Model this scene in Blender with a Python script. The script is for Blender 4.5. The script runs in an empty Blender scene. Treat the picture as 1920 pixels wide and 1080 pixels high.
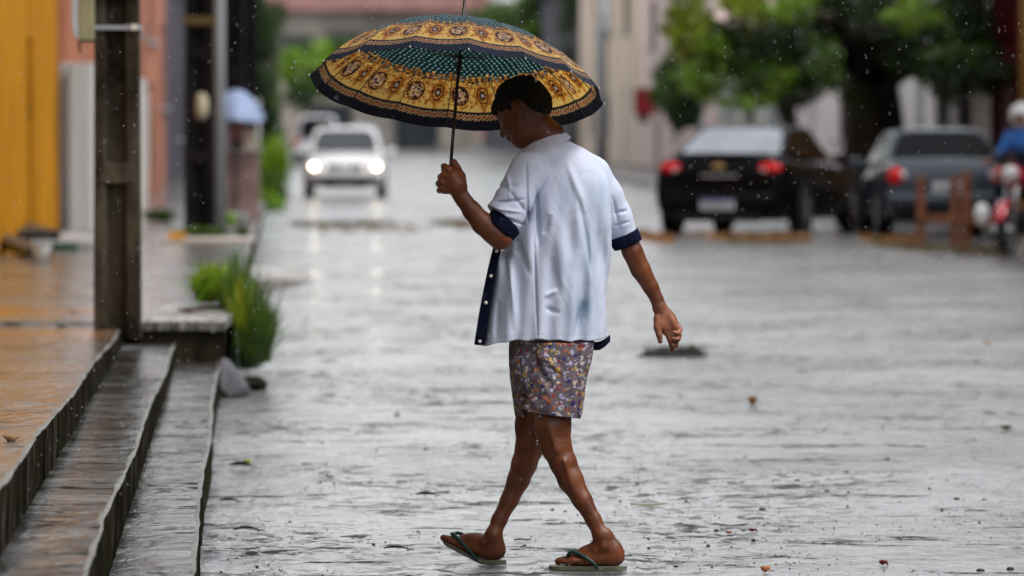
import bpy, math, random
import numpy as np
from mathutils import Vector, Matrix
random.seed(7); rng = np.random.default_rng(7)
SC = bpy.context.scene; COL = SC.collection
R = math.radians
# ---------------------------------------------------------------- camera, sky, sun, exposure
CAMZ, FP = 1.487, 10667.0
TH = math.atan(308.0 / FP)
cd = bpy.data.cameras.new("camera"); cam = bpy.data.objects.new("camera", cd); COL.objects.link(cam)
cam.location = (0, 0, CAMZ); cam.rotation_euler = (math.pi / 2 - TH, 0, 0)
cd.lens = 200; cd.sensor_width = 36; cd.clip_start = 0.5; cd.clip_end = 6000
cd.dof.use_dof = True; cd.dof.focus_distance = 19.0; cd.dof.aperture_fstop = 4.0
SC.camera = cam
SUN_EL, SUN_AZ = R(58), R(120)          # azimuth measured clockwise from +Y
w = bpy.data.worlds.new("World"); SC.world = w; w.use_nodes = True
nt = w.node_tree; bg = nt.nodes['Background']
sky = nt.nodes.new('ShaderNodeTexSky'); sky.sky_type = 'NISHITA'; sky.sun_disc = False
sky.sun_elevation = SUN_EL; sky.sun_rotation = SUN_AZ; sky.dust_density = 1.5; sky.air_density = 1.0; sky.ozone_density = 1.0
hs = nt.nodes.new('ShaderNodeHueSaturation'); hs.inputs['Saturation'].default_value = 0.16
nt.links.new(sky.outputs[0], hs.inputs['Color']); nt.links.new(hs.outputs[0], bg.inputs[0])
bg.inputs[1].default_value = 0.085
sd = bpy.data.lights.new("sun", 'SUN'); sd.energy = 0.6; sd.angle = R(14); sd.color = (1, .97, .93)
so = bpy.data.objects.new("sun", sd); COL.objects.link(so)
dv = Vector((math.sin(SUN_AZ) * math.cos(SUN_EL), math.cos(SUN_AZ) * math.cos(SUN_EL), math.sin(SUN_EL)))
so.rotation_euler = dv.to_track_quat('Z', 'Y').to_euler(); so.location = dv * 50
SC.view_settings.view_transform = 'Standard'; SC.view_settings.look = 'None'
SC.view_settings.exposure = 1.82; SC.view_settings.gamma = 1
SC.cycles.use_denoising = True; SC.cycles.max_bounces = 6; SC.cycles.transparent_max_bounces = 6

# ---------------------------------------------------------------- helpers
def P(px, py, Y):
    """point at distance Y seen at picture position px, py (1920 x 1080)"""
    x = (px - 960) / FP; v = (540 - py) / FP
    t = Y / (math.cos(TH) + v * math.sin(TH))
    return Vector((x * t, Y, CAMZ + t * (-math.sin(TH) + v * math.cos(TH))))
def GY(py, z=0.0):                      # distance of level z seen at height py
    return (CAMZ - z) * FP / (py - 232.0)
def GP(px, py, z=0.0):
    Y = GY(py, z); return Vector(((px - 960) / FP * Y, Y, z))
def prop(o, label=None, cat=None, group=None, kind=None):
    if label: o['label'] = label
    if cat: o['category'] = cat
    if group: o['group'] = group
    if kind: o['kind'] = kind
    return o
def thing(name, label, cat, loc=(0, 0, 0), rz=0, group=None):
    o = bpy.data.objects.new(name, None); COL.objects.link(o)
    o.location = loc; o.rotation_euler = (0, 0, rz); o.empty_display_size = .2
    return prop(o, label, cat, group)
class MB:
    def __init__(s): s.v = []; s.f = []; s.c = []
    def add(s, v, f, c=None):
        b = len(s.v); s.v += [tuple(p) for p in v]; s.f += [tuple(b + i for i in q) for q in f]
        if c is not None: s.c += [c] * len(v)
        return s
    def box(s, c, d, rz=0, M=None, taper=1.0):
        x, y, z = (k / 2 for k in d); vs = []
        for sz in (-1, 1):
            t = taper if sz > 0 else 1
            for sx, sy in ((-1, -1), (1, -1), (1, 1), (-1, 1)):
                p = Vector((sx * x * t, sy * y * t, sz * z))
                if M is not None: p = M @ p
                p.rotate(Matrix.Rotation(rz, 3, 'Z')); vs.append(p + Vector(c))
        return s.add(vs, [(3, 2, 1, 0), (4, 5, 6, 7), (0, 1, 5, 4), (1, 2, 6, 5), (2, 3, 7, 6), (3, 0, 4, 7)])
    def tube(s, pts, rad, n=8, cap=True):
        pts = [Vector(p) for p in pts]
        if not hasattr(rad, '__len__'): rad = [rad] * len(pts)
        vs = []; up = None
        for i, p in enumerate(pts):
            t = (pts[min(i + 1, len(pts) - 1)] - pts[max(i - 1, 0)]).normalized()
            if up is None:
                up = Vector((0, 0, 1)) if abs(t.z) < .9 else Vector((0, 1, 0))
            a = t.cross(up).normalized(); b = a.cross(t).normalized(); up = b
            for k in range(n):
                g = 2 * math.pi * k / n; vs.append(p + (a * math.cos(g) + b * math.sin(g)) * rad[i])
        fs = [(i * n + k, i * n + (k + 1) % n, (i + 1) * n + (k + 1) % n, (i + 1) * n + k) for i in range(len(pts) - 1) for k in range(n)]
        if cap: fs += [tuple(range(n - 1, -1, -1)), tuple((len(pts) - 1) * n + k for k in range(n))]
        return s.add(vs, fs)
    def rings(s, rs, closed=True, cap=True):
        n = len(rs[0]); m = n if closed else n - 1
        vs = [p for r in rs for p in r]
        fs = [(i * n + k, i * n + (k + 1) % n, (i + 1) * n + (k + 1) % n, (i + 1) * n + k) for i in range(len(rs) - 1) for k in range(m)]
        if cap: fs += [tuple(range(n - 1, -1, -1)), tuple((len(rs) - 1) * n + k for k in range(n))]
        return s.add(vs, fs)
    def lathe(s, prof, c=(0, 0, 0), axis='Z', n=24):
        rs = []
        for r, h in prof:
            ring = []
            for k in range(n):
                g = 2 * math.pi * k / n; a, b = r * math.cos(g), r * math.sin(g)
                p = {'Z': (a, b, h), 'X': (h, a, b), 'Y': (b, h, a)}[axis]
                ring.append(Vector(p) + Vector(c))
            rs.append(ring)
        return s.rings(rs)
    def prism(s, poly, y0, y1):                 # poly in xz, extruded along y
        n = len(poly)
        vs = [(x, y0, z) for x, z in poly] + [(x, y1, z) for x, z in poly]
        return s.add(vs, [tuple(range(n)), tuple(range(2 * n - 1, n - 1, -1))] + [(k, n + k, n + (k + 1) % n, (k + 1) % n) for k in range(n)])
    def build(s, name, mat, parent=None, smooth=False, bevel=0, sub=0):
        me = bpy.data.meshes.new(name); me.from_pydata(s.v, [], s.f); me.update()
        if s.c and len(s.c) == len(s.v): colattr(me, np.array(s.c))
        return link(name, me, mat, parent, smooth, bevel, sub)
def colattr(me, c):
    a = me.color_attributes.new('Col', 'FLOAT_COLOR', 'POINT')
    c = np.asarray(c, dtype=np.float32)
    if c.shape[1] == 3: c = np.hstack([c, np.ones((len(c), 1), np.float32)])
    a.data.foreach_set('color', c.ravel())
def link(name, me, mat, parent=None, smooth=False, bevel=0, sub=0):
    o = bpy.data.objects.new(name, me); COL.objects.link(o)
    if mat: me.materials.append(mat)
    if parent: o.parent = parent
    if smooth: me.polygons.foreach_set('use_smooth', [True] * len(me.polygons))
    if bevel:
        m = o.modifiers.new('b', 'BEVEL'); m.width = bevel; m.segments = 2; m.limit_method = 'ANGLE'
    if sub:
        m = o.modifiers.new('s', 'SUBSURF'); m.levels = sub; m.render_levels = sub
    return o
def npmesh(v, f):
    me = bpy.data.meshes.new('m'); v = np.asarray(v, np.float32); f = np.asarray(f, np.int32)
    me.vertices.add(len(v)); me.vertices.foreach_set('co', v.ravel())
    k = f.shape[1]
    me.loops.add(f.size); me.loops.foreach_set('vertex_index', f.ravel())
    me.polygons.add(len(f)); me.polygons.foreach_set('loop_start', np.arange(0, f.size, k, dtype=np.int32))
    me.polygons.foreach_set('loop_total', np.full(len(f), k, np.int32))
    me.update(calc_edges=True); me.validate(); return me
def copy_tree(o, parent=None):
    c = o.copy(); COL.objects.link(c)
    if parent: c.parent = parent
    for ch in list(o.children): copy_tree(ch, c)
    return c

# ---------------------------------------------------------------- materials
class NT:
    def __init__(s, name):
        s.m = bpy.data.materials.new(name); s.m.use_nodes = True; s.t = s.m.node_tree
        s.b = s.t.nodes['Principled BSDF']; s.out = s.t.nodes['Material Output']; s._c = None
    def n(s, ty, **kw):
        nd = s.t.nodes.new(ty)
        for k, v in kw.items():
            if k in nd.inputs: nd.inputs[k].default_value = v
            else: setattr(nd, k, v)
        return nd
    def l(s, a, b): s.t.links.new(a, b); return s
    def co(s, scale=(1, 1, 1), rot=(0, 0, 0)):
        if s._c is None: s._c = s.n('ShaderNodeTexCoord')
        mp = s.n('ShaderNodeMapping'); mp.inputs['Scale'].default_value = scale; mp.inputs['Rotation'].default_value = rot
        s.l(s._c.outputs['Object'], mp.inputs['Vector']); return mp.outputs[0]
    def noise(s, scale, det=4, vec=(1, 1, 1), rough=.55, dist=0):
        nd = s.n('ShaderNodeTexNoise'); nd.inputs['Scale'].default_value = scale; nd.inputs['Detail'].default_value = det
        nd.inputs['Roughness'].default_value = rough; nd.inputs['Distortion'].default_value = dist
        s.l(s.co(vec), nd.inputs['Vector']); return nd.outputs['Fac']
    def ramp(s, fac, stops):
        nd = s.n('ShaderNodeValToRGB'); e = nd.color_ramp.elements
        while len(e) < len(stops): e.new(.5)
        for i, (p, c) in enumerate(stops):
            e[i].position = p; c = (c, c, c) if not hasattr(c, '__len__') else c; e[i].color = (*c, 1)
        s.l(fac, nd.inputs[0]); return nd.outputs[0]
    def mix(s, f, a, b, mode='MIX'):
        nd = s.n('ShaderNodeMix', data_type='RGBA', blend_type=mode)
        for i, x in ((0, f), (6, a), (7, b)):
            if hasattr(x, 'is_linked') or isinstance(x, bpy.types.NodeSocket): s.l(x, nd.inputs[i])
            elif i == 0: nd.inputs[0].default_value = x
            else: nd.inputs[i].default_value = (*x, 1)
        return nd.outputs[2]
    def math(s, op, a, b=0.0, c=None):
        nd = s.n('ShaderNodeMath', operation=op)
        for i, x in enumerate((a, b) if c is None else (a, b, c)):
            if isinstance(x, bpy.types.NodeSocket): s.l(x, nd.inputs[i])
            else: nd.inputs[i].default_value = x
        return nd.outputs[0]
    def bump(s, h, strength, dist, prev=None):
        nd = s.n('ShaderNodeBump'); nd.inputs['Strength'].default_value = strength; nd.inputs['Distance'].default_value = dist
        s.l(h, nd.inputs['Height'])
        if prev: s.l(prev, nd.inputs['Normal'])
        return nd.outputs[0]
    def set(s, **kw):
        for k, v in kw.items():
            k = {'base': 'Base Color', 'rough': 'Roughness', 'metal': 'Metallic', 'spec': 'Specular IOR Level', 'ior': 'IOR', 'coat': 'Coat Weight',
                 'coatr': 'Coat Roughness', 'trans': 'Transmission Weight', 'normal': 'Normal', 'emit': 'Emission Color', 'estr': 'Emission Strength', 'sub': 'Subsurface Weight'}[k]
            i = s.b.inputs[k]
            if isinstance(v, bpy.types.NodeSocket): s.l(v, i)
            elif hasattr(v, '__len__'): i.default_value = (*v, 1) if len(v) == 3 else v
            else: i.default_value = v
        return s
def flat(name, c, rough=.5, var=.25, scale=3, metal=0, bump=0, vec=(1, 1, 1), coat=0, spec=.22):
    t = NT(name); f = t.noise(scale, 5, vec)
    t.set(base=t.ramp(f, [(.3, tuple(k * (1 - var) for k in c)), (.7, tuple(min(1, k * (1 + var)) for k in c))]), rough=rough, metal=metal, coat=coat, spec=spec)
    if bump: t.set(normal=t.bump(t.noise(scale * 8, 4, vec), bump, .01))
    return t.m
def stained(name, c, dark, rough=.6, sc=2.0, amt=(.45, .68)):
    """painted or plastered wall with damp vertical streaks and patches"""
    t = NT(name); a = t.noise(sc, 6, (1, 1, .22), .6); b = t.noise(sc * .35, 5, (1, 1, 1), .6)
    m = t.math('MULTIPLY', t.ramp(a, [(amt[0], 0), (amt[1], 1)]), t.ramp(b, [(.35, .25), (.65, 1)]))
    t.set(base=t.mix(m, c, dark), rough=rough, spec=.15, ior=1.08, normal=t.bump(t.noise(25, 4), .25, .01)); return t.m
M = {}
def wet_ground(name, c0, c1, r0, r1, big=.35, ripple=.5, extra=None, dark=.55, dsc=2.6):
    """wet surface: a thin film of water over rough ground; where the grit stands out of the film it is dark and dull"""
    t = NT(name)
    p = t.noise(big, 5, (1, 1, 1), .6); fine = t.noise(46, 5, (1, .6, 1), .65); mid = t.noise(6, 4)
    col = t.mix(t.ramp(mid, [(.35, 0), (.7, 1)]), c0, c1)
    if extra: col = extra(t, col)
    pud = t.ramp(p, [(.42, 0), (.60, 1)])                  # 0 puddle, 1 film over grit
    region = t.ramp(t.noise(dsc * .32, 5, (1, .8, 1), .6, .5), [(dark - .12, 0), (dark + .08, 1)])
    st = t.ramp(t.noise(dsc * 4, 9, (.8, .50, 1), .70, .5), [(.49, 0), (.56, 1)])
    st3 = t.math('MULTIPLY', t.ramp(t.noise(dsc * .8, 8, (.55, 1.2, 1), .74, .4), [(dark + .02, 0), (dark + .075, 1)]), t.ramp(t.noise(dsc * 6, 6, (.7, .55, 1), .7), [(.42, .35), (.52, 1)]))
    st2 = t.ramp(t.noise(dsc * 10, 5, (.8, .45, 1), .7), [(.54, 0), (.63, 1)])
    gr = t.ramp(fine, [(.60, 0), (.70, 1)])
    dull = t.math('MAXIMUM', t.math('MULTIPLY', st, t.math('MULTIPLY_ADD', region, .74, .24)), t.math('MULTIPLY', t.math('MAXIMUM', st2, gr), t.math('MULTIPLY_ADD', region, .5, .5)))
    dull = t.math('MAXIMUM', t.math('MAXIMUM', dull, st3), t.math('MULTIPLY', pud, .08))
    dull = t.math('MINIMUM', dull, 1.0)
    rr = t.math('ADD', t.math('MULTIPLY_ADD', pud, r1 - r0, r0), t.math('MULTIPLY', dull, .25))
    wave = t.noise(9, 3, (1, .45, 1), .5, .6); w2 = t.noise(2.2, 2, (1, .5, 1), .5)
    n = t.bump(wave, ripple, .03); n = t.bump(w2, ripple, .055, n); n = t.bump(t.noise(23, 3, (1, .7, 1), .6, .3), ripple, .010, n); n = t.bump(fine, ripple * .8, .010, n)
    dk = t.mix(.86, col, (.006, .006, .006)); col = t.mix(dull, col, dk)
    t.set(base=col, rough=rr, ior=t.math('MULTIPLY_ADD', dull, -.46, 1.5), normal=n, spec=t.math('MULTIPLY_ADD', dull, -.44, .5)); return t.m
# ---------------------------------------------------------------- the ground, the road, the pavements
M['road'] = wet_ground('wet_asphalt', (.19, .19, .194), (.29, .288, .286), .05, .17, dark=.515)
def ochre(t, col):
    sep = t.n('ShaderNodeSeparateXYZ'); t.l(t.co(), sep.inputs[0])
    edge = t.math('MULTIPLY_ADD', sep.outputs[1], .052, sep.outputs[0])          # across the pavement
    m = t.n('ShaderNodeMapRange'); m.inputs['From Min'].default_value = -.20; m.inputs['From Max'].default_value = -.62
    t.l(edge, m.inputs['Value'])
    m2 = t.n('ShaderNodeMapRange'); m2.inputs['From Min'].default_value = 47; m2.inputs['From Max'].default_value = 38
    t.l(sep.outputs[1], m2.inputs['Value'])
    n = t.ramp(t.noise(1.1, 6, (1.4, .6, 1), .65), [(.50, 0), (.66, 1)])
    return t.mix(t.math('MULTIPLY', t.math('MULTIPLY', m.outputs[0], m2.outputs[0]), n), col, (.36, .135, .014))
M['walk'] = wet_ground('wet_paving', (.10, .095, .09), (.20, .19, .18), .04, .12, .6, .30, ochre, dark=.60)
M['tread'] = wet_ground('wet_concrete', (.12, .116, .11), (.24, .235, .23), .015, .07, 1.1, .24,
    lambda t, c: t.mix(t.ramp(t.noise(1.8, 5, (1, 1.6, 1), .6), [(.42, 0), (.56, .9)]), c, (.018, .013, .008)), dark=.50, dsc=3.2)
M['earth'] = wet_ground('wet_earth', (.05, .045, .04), (.09, .085, .08), .1, .4)
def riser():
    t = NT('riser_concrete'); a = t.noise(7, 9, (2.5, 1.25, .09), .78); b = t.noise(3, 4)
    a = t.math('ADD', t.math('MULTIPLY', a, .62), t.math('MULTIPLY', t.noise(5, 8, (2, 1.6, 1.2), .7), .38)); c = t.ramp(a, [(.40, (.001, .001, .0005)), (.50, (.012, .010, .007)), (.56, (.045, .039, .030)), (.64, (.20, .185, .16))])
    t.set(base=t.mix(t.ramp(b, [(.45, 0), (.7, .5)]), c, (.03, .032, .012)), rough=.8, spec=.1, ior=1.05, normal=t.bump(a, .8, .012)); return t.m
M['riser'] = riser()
M['lip'] = flat('worn_edge', (.135, .128, .112), .4, .6, 9, bump=.6, spec=.4)
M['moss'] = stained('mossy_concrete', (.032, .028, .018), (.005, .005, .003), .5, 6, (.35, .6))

g = MB(); g.add([(-2500, -200, -.012), (2500, -200, -.012), (2500, 5200, -.012), (-2500, 5200, -.012)], [(0, 1, 2, 3)])
prop(g.build('ground', M['earth']), kind='structure')
HD = .0403                                     # the street runs this much to the left per metre
def XK(Y): return -1.59 - HD * (Y - 31.7)      # left kerb
def XR(Y): return 8.56 - HD * Y                # right kerb
def XFL(Y): return -5.1 - HD * (Y - 64)        # left house fronts
def XFR(Y): return 11.6 - HD * Y               # right house fronts
r = MB()
ys = [4, 12, 20, 31.7, 60, 84, 84.01, 120, 200, 400, 600]
rr_ = []
for Y in ys:
    xl = -2.6 if Y < 31.6 else XK(Y); xr = 16 if Y <= 84 else XR(Y)
    rr_.append([Vector((xl - .3, Y, 0)), Vector((xr, Y, 0))])
r.rings(rr_, closed=False, cap=False); prop(r.build('road', M['road']), kind='structure')

def h0(Y): return .53 - .0102 * (Y - 15.1) if Y < 31.7 else max(.16, .385 - .004 * (Y - 31.7))
def h1(Y): return .35 - .0050 * (Y - 15)
def X0(Y): return -1.352 - .0489 * (Y - 15.1)
def X1(Y): return -1.10 - .0458 * (Y - 14.9)
def X2(Y): return -.965 - .0462 * (Y - 17.3)
def wob(Y, s, a=.0034):
    chip = -1.6 * max(0, math.sin(Y * 3.7 + 4 * math.sin(Y * 1.9 + s)) - .86) * 7 * abs(math.sin(Y * 1.1 + s))
    return a * (chip + math.sin(Y * .9 + s) * 1.7 + math.sin(Y * 2.6 + 2 * s + math.sin(Y)) * .45 + math.sin(Y * 6.7 + 3 * s + 2 * math.sin(Y * 1.3)) * .22 * (1 + math.sin(Y * .8 + s)) + math.sin(Y * 17.3 + 5 * s) * .16 * math.sin(Y * 1.7 + s) + math.sin(Y * 37 + 8 * math.sin(Y)) * .16 * math.cos(Y * 2.9 + s))
def slab(name, ysl, xin, xout, zf, seed, matt, matr, parent=None, zb=-.02, lip=.0036, amp=.0034):
    """one long slab: top sheet, worn rounded lip and outer face as three meshes"""
    top, face, edge = [], [], []
    for Y in ysl:
        z = zf(Y) + wob(Y, seed + 9, amp * .22); xo = xout(Y) + wob(Y, seed, amp); l_ = lip * (1 + .5 * math.sin(Y * 4.1 + seed) + .3 * math.sin(Y * 11 + 3 * math.sin(Y * 2)))
        top.append([Vector((xin(Y), Y, z)), Vector((xo - 2 * l_ - .006, Y, z))])
        edge.append([Vector((xo - 2 * l_ - .006, Y, z)), Vector((xo - .8 * l_, Y, z - .1 * l_)), Vector((xo - .15 * l_, Y, z - .5 * l_)), Vector((xo, Y, z - 1.3 * l_))])
        face.append([Vector((xo, Y, z - 1.3 * l_)), Vector((xo - .004, Y, (z + zb) / 2)), Vector((xo + .002, Y, zb))])
    a = MB().rings(top, closed=False, cap=False); f = MB().rings(face, closed=False, cap=False); e = MB().rings(edge, closed=False, cap=False)
    return a, f, e
yy = [12 + .07 * k for k in range(int((31.7 - 12) / .07) + 1)] + [31.7]
a, f, e = slab('p', yy, lambda Y: min(XFL(Y), -3.2) - .5, X0, h0, 1.0, None, None)
Y2 = [31.7, 31.71] + [32 + .25 * k for k in range(190)] + [80 + 3 * k for k in range(40)] + [220, 260, 320, 400, 600]
a2, f2, e2 = slab('p', Y2, lambda Y: XFL(Y) - .5, XK, h0, 4.0, None, None, lip=.02)
sw = a.add(a2.v, a2.f).build('sidewalk', M['walk']); prop(sw, kind='structure')
z1 = h0(31.7)
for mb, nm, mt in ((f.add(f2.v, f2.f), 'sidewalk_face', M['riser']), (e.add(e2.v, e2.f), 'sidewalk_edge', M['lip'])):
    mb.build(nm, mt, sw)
# the two long steps down to the road
st = thing('concrete_steps', 'two long worn wet concrete steps from the raised pavement down to the road', 'steps', (0, 0, 0))
for (xi, xo, zf, sd_) in ((X0, X1, h1, 2.2), (X1, X2, lambda Y: .17, 5.1)):
    a, f, e = slab('s', yy, xi, xo, zf, sd_, None, None)
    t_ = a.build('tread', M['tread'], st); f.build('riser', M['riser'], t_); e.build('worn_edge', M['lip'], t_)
# the concrete block that closes the steps at their far end
eb = thing('concrete_block', 'dark mossy concrete end block with a pale wet top closing the steps', 'block', (0, 0, 0))
bA, bB = P(262, 600, 31.62), P(424, 600, 31.62)
m = MB(); n_ = 14; rs = []
for i in range(n_ + 1):
    x = bA.x + (bB.x - bA.x) * i / n_; q = random.uniform(-.008, .008)
    rs.append([Vector((x, 31.60 + q, -.01)), Vector((x, 31.56 + q, .17)), Vector((x, 31.58 + q, z1 - .03 + q)), Vector((x, 32.6, z1 - .03))])
m.rings(rs, closed=False, cap=False)
m.add([rs[-1][0], rs[-1][1], rs[-1][2], rs[-1][3], Vector((bB.x, 32.6, -.01))], [(0, 1, 2, 3, 4)])
m.build('block_body', M['moss'], eb)
m = MB(); n2 = 26
rs = [[Vector((bA.x + (bB.x - bA.x) * i / n2, 31.54 + random.uniform(-.012, .012), z1 - .045)), Vector((bA.x + (bB.x - bA.x) * i / n2, 31.53 + random.uniform(-.01, .01), z1 + .005)),
       Vector((bA.x + (bB.x - bA.x) * i / n2, 31.62, z1 + .022 + random.uniform(-.003, .003))), Vector((bA.x + (bB.x - bA.x) * i / n2, 34.8, z1 + .012))] for i in range(n2 + 1)]
m.rings(rs, closed=False, cap=False); m.add([rs[-1][0], rs[-1][1], rs[-1][2], rs[-1][3], Vector((bB.x, 34.8, -.01)), Vector((bB.x, 31.6, -.01))], [(0, 1, 2, 3, 4, 5)])
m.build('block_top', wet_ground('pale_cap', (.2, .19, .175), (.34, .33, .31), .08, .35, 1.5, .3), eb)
m = MB(); rs = []
for k in range(7):
    g_ = k / 6; rs.append([Vector((bB.x - .3 - .5 * g_ + .1 * math.sin(k * 2), 31.5 - .05 * math.sin(3 * g_), .17 + .09 * (1 - g_) + .03 * math.sin(k * 3))), Vector((bB.x - .3 - .5 * g_, 31.6, z1 - .08))])
# broken lump of concrete leaning on the lowest step
def rock(name, c, r, mat, label=None, cat=None, seed=0, group=None, sub=2, parent=None, rz=0):
    rg = random.Random(seed); m = MB()
    n = 10; rs = []
    for i in range(1, 7):
        th = math.pi * i / 7; rs.append([Vector((r[0] * math.sin(th) * math.cos(2 * math.pi * k / n) * rg.uniform(.82, 1.15), r[1] * math.sin(th) * math.sin(2 * math.pi * k / n) * rg.uniform(.82, 1.15), -r[2] * math.cos(th) * rg.uniform(.9, 1.1))) for k in range(n)])
    m.rings(rs); o = m.build(name, mat, parent, True); o.location = c; o.rotation_euler = (0, 0, rz)
    mo = o.modifiers.new('s', 'SUBSURF'); mo.levels = mo.render_levels = 1
    if label: prop(o, label, cat, group)
    return o
c = GP(416, 742); rs = []
for k, (yy_, q) in enumerate(((-.28, .25), (-.22, .8), (-.05, 1.0), (.15, .92), (.34, .7), (.42, .2))):
    rs.append([Vector((x_ * q + .004 * math.sin(k * 5 + x_ * 40), yy_, z_ * q + .006 * math.sin(k * 3 + z_ * 30))) for x_, z_ in ((-.03, -.01), (.17, -.01), (.165, .03), (.135, .085), (.09, .135), (.05, .20), (.0, .225), (-.03, .20))])
o = MB().rings(rs).build('concrete_lump', flat('lump', (.05, .048, .054), .4, .3, 9, bump=.5), None, True, 0, 1); o.location = c; prop(o, 'dark grey wedge of concrete between lowest step and grass', 'rubble')
c = GP(462, 735); rock('rubble_stone', (c.x + .02, c.y + .3, .03), (.09, .22, .05), M['moss'], 'dark mossy stone on the road just right of the concrete lump', 'rubble', 5)
# driveway ramp
rp = MB(); q = [GP(462, 500, .16), GP(572, 497, .03), GP(588, 523, .02), GP(470, 525, .13)]
q0 = [Vector((v.x, v.y, -.01)) for v in q]
rp.add(q + q0, [(0, 1, 2, 3)[::-1], (3, 2, 6, 7), (2, 1, 5, 6), (0, 3, 7, 4)])
prop(rp.build('driveway_ramp', wet_ground('ramp', (.22, .2, .18), (.36, .33, .30), .2, .5, 2, .3)), 'pale concrete ramp from the road up to the left kerb', 'ramp')
# right pavement
rw = MB(); rs = []
for Y in (84, 90, 100, 120, 150, 200, 300, 420, 600):
    rs.append([Vector((XR(Y), Y, -.01)), Vector((XR(Y), Y, .14)), Vector((XFR(Y) + .4, Y, .15))])
rw.rings(rs, closed=False, cap=False); rw.add([rs[0][0], rs[0][1], rs[0][2], Vector((XFR(84) + .4, 84, -.01))], [(0, 1, 2, 3)])
prop(rw.build('right_sidewalk', wet_ground('paving_far', (.12, .115, .11), (.2, .19, .18), .15, .4)), kind='structure')

# ---------------------------------------------------------------- leaves, weeds, trees
def leafmat(name):
    t = NT(name); at = t.n('ShaderNodeVertexColor', layer_name='Col')
    tr = t.n('ShaderNodeBsdfTranslucent'); mx = t.n('ShaderNodeMixShader'); mx.inputs[0].default_value = .38
    t.set(base=at.outputs[0], rough=.38); t.l(t.mix(.6, at.outputs[0], (.10, .16, .01)), tr.inputs[0]); t.l(t.b.outputs[0], mx.inputs[1]); t.l(tr.outputs[0], mx.inputs[2]); t.l(mx.outputs[0], t.out.inputs[0]); return t.m
M['leaf'] = leafmat('leaf')
def leaves(clumps, n, size, cols, seed=0, droop=0.3):
    """clumps: (centre, radii, weight, palette index). Diamond leaf faces scattered through each clump."""
    g = np.random.default_rng(seed); fine_ = []
    for (cc, rad, w_, pi) in clumps:                       # every clump breaks into smaller sprays
        fine_.append((cc, tuple(np.array(rad) * .72), w_ * .28, pi))
        for k in range(9):
            d = g.normal(size=3); d /= np.linalg.norm(d); q = g.uniform(.30, .58)
            fine_.append((tuple(np.array(cc) + d * np.array(rad) * g.uniform(.55, 1.05)), tuple(np.array(rad) * q * g.uniform(.7, 1.3, 3)), w_ * .08, pi if g.random() < .72 else int(np.clip(pi + g.integers(-1, 2), 0, 2))))
    clumps = fine_; W = np.array([c[2] for c in clumps], float); W /= W.sum()
    V = []; C = []
    for (cc, rad, w_, pi), k in zip(clumps, (W * n).astype(int)):
        d = g.normal(size=(k, 3)); d /= np.linalg.norm(d, axis=1)[:, None]
        r_ = g.random(k) ** .42; r_ = np.where(g.random(k) < .12, r_ * g.uniform(1, 1.6, k), r_); r_ *= 1 + .25 * np.sin(d[:, 0] * 5 + cc[0]) * np.cos(d[:, 2] * 6 + cc[2])
        p = np.array(cc) + d * r_[:, None] * np.array(rad)
        u = g.normal(size=(k, 3)); u[:, 2] -= droop; u /= np.linalg.norm(u, axis=1)[:, None]
        v = np.cross(u, g.normal(size=(k, 3))); v /= np.linalg.norm(v, axis=1)[:, None]
        s = size * g.uniform(.6, 1.4, (k, 1))
        V.append(np.stack([p - u * s, p + v * s * .42, p + u * s, p - v * s * .42], 1))
        base = np.array(cols[pi]); jit = g.uniform(.6, 1.45, (k, 1)) * (1 + g.normal(0, .12, (k, 3)))
        C.append(np.repeat(np.clip(base * jit, 0, 1)[:, None, :], 4, 1))
    V = np.concatenate(V).reshape(-1, 3); C = np.concatenate(C).reshape(-1, 3)
    me = npmesh(V, np.arange(len(V)).reshape(-1, 4)); colattr(me, C); return me
M['bark'] = stained('bark', (.055, .045, .035), (.012, .011, .010), .6, 5, (.35, .6))
def limb(m, a, b, ra, rb, bend=.15, n=7, seed=0):
    rg = random.Random(seed); a, b = Vector(a), Vector(b); L = (b - a).length
    off = Vector((rg.uniform(-1, 1), rg.uniform(-1, 1), rg.uniform(-.4, .4))) * L * bend
    pts = [a.lerp(b, t / (n - 1)) + off * math.sin(math.pi * t / (n - 1)) for t in range(n)]
    m.tube(pts, [(ra + (rb - ra) * (t / (n - 1)) ** .8) * rg.uniform(.9, 1.1) for t in range(n)], 9)
    return pts
def tree(name, label, base, top, r0, clumps, n, size, cols, seed, group=None):
    b = Vector(base); o = thing(name, label, 'tree', b, 0, group); rg = random.Random(seed)
    m = MB(); T = Vector(top) - b
    m.tube([Vector((0, 0, -.05)), Vector((0, 0, .25)), Vector((0, 0, .8))], [r0 * 1.5, r0 * 1.12, r0], 12)
    pts = limb(m, (0, 0, .75), T, r0, r0 * .55, .05, 8, seed)
    for i, (cc, rad, w_, pi) in enumerate(clumps):
        q = Vector(cc) - b; s = pts[rg.randint(4, 7)]
        limb(m, s, q, r0 * .4, r0 * .08, .1, 6, seed + i)
    m.build('trunk', M['bark'], o, True)
    cl = [(tuple(Vector(c[0]) - b), c[1], c[2], c[3]) for c in clumps]
    link('crown', leaves(cl, n, size, cols, seed), M['leaf'], o); return o
G_BR, G_MID, G_DK, G_YL = (.18, .33, .018), (.055, .12, .018), (.018, .042, .014), (.26, .33, .015)
PAL = [G_BR, G_MID, G_DK, G_YL]
PALT = [(.135, .24, .014), (.042, .085, .012), (.009, .021, .007), (.25, .30, .012)]  # yellow and bright entries paint lit clumps, dark ones shaded clumps
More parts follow.
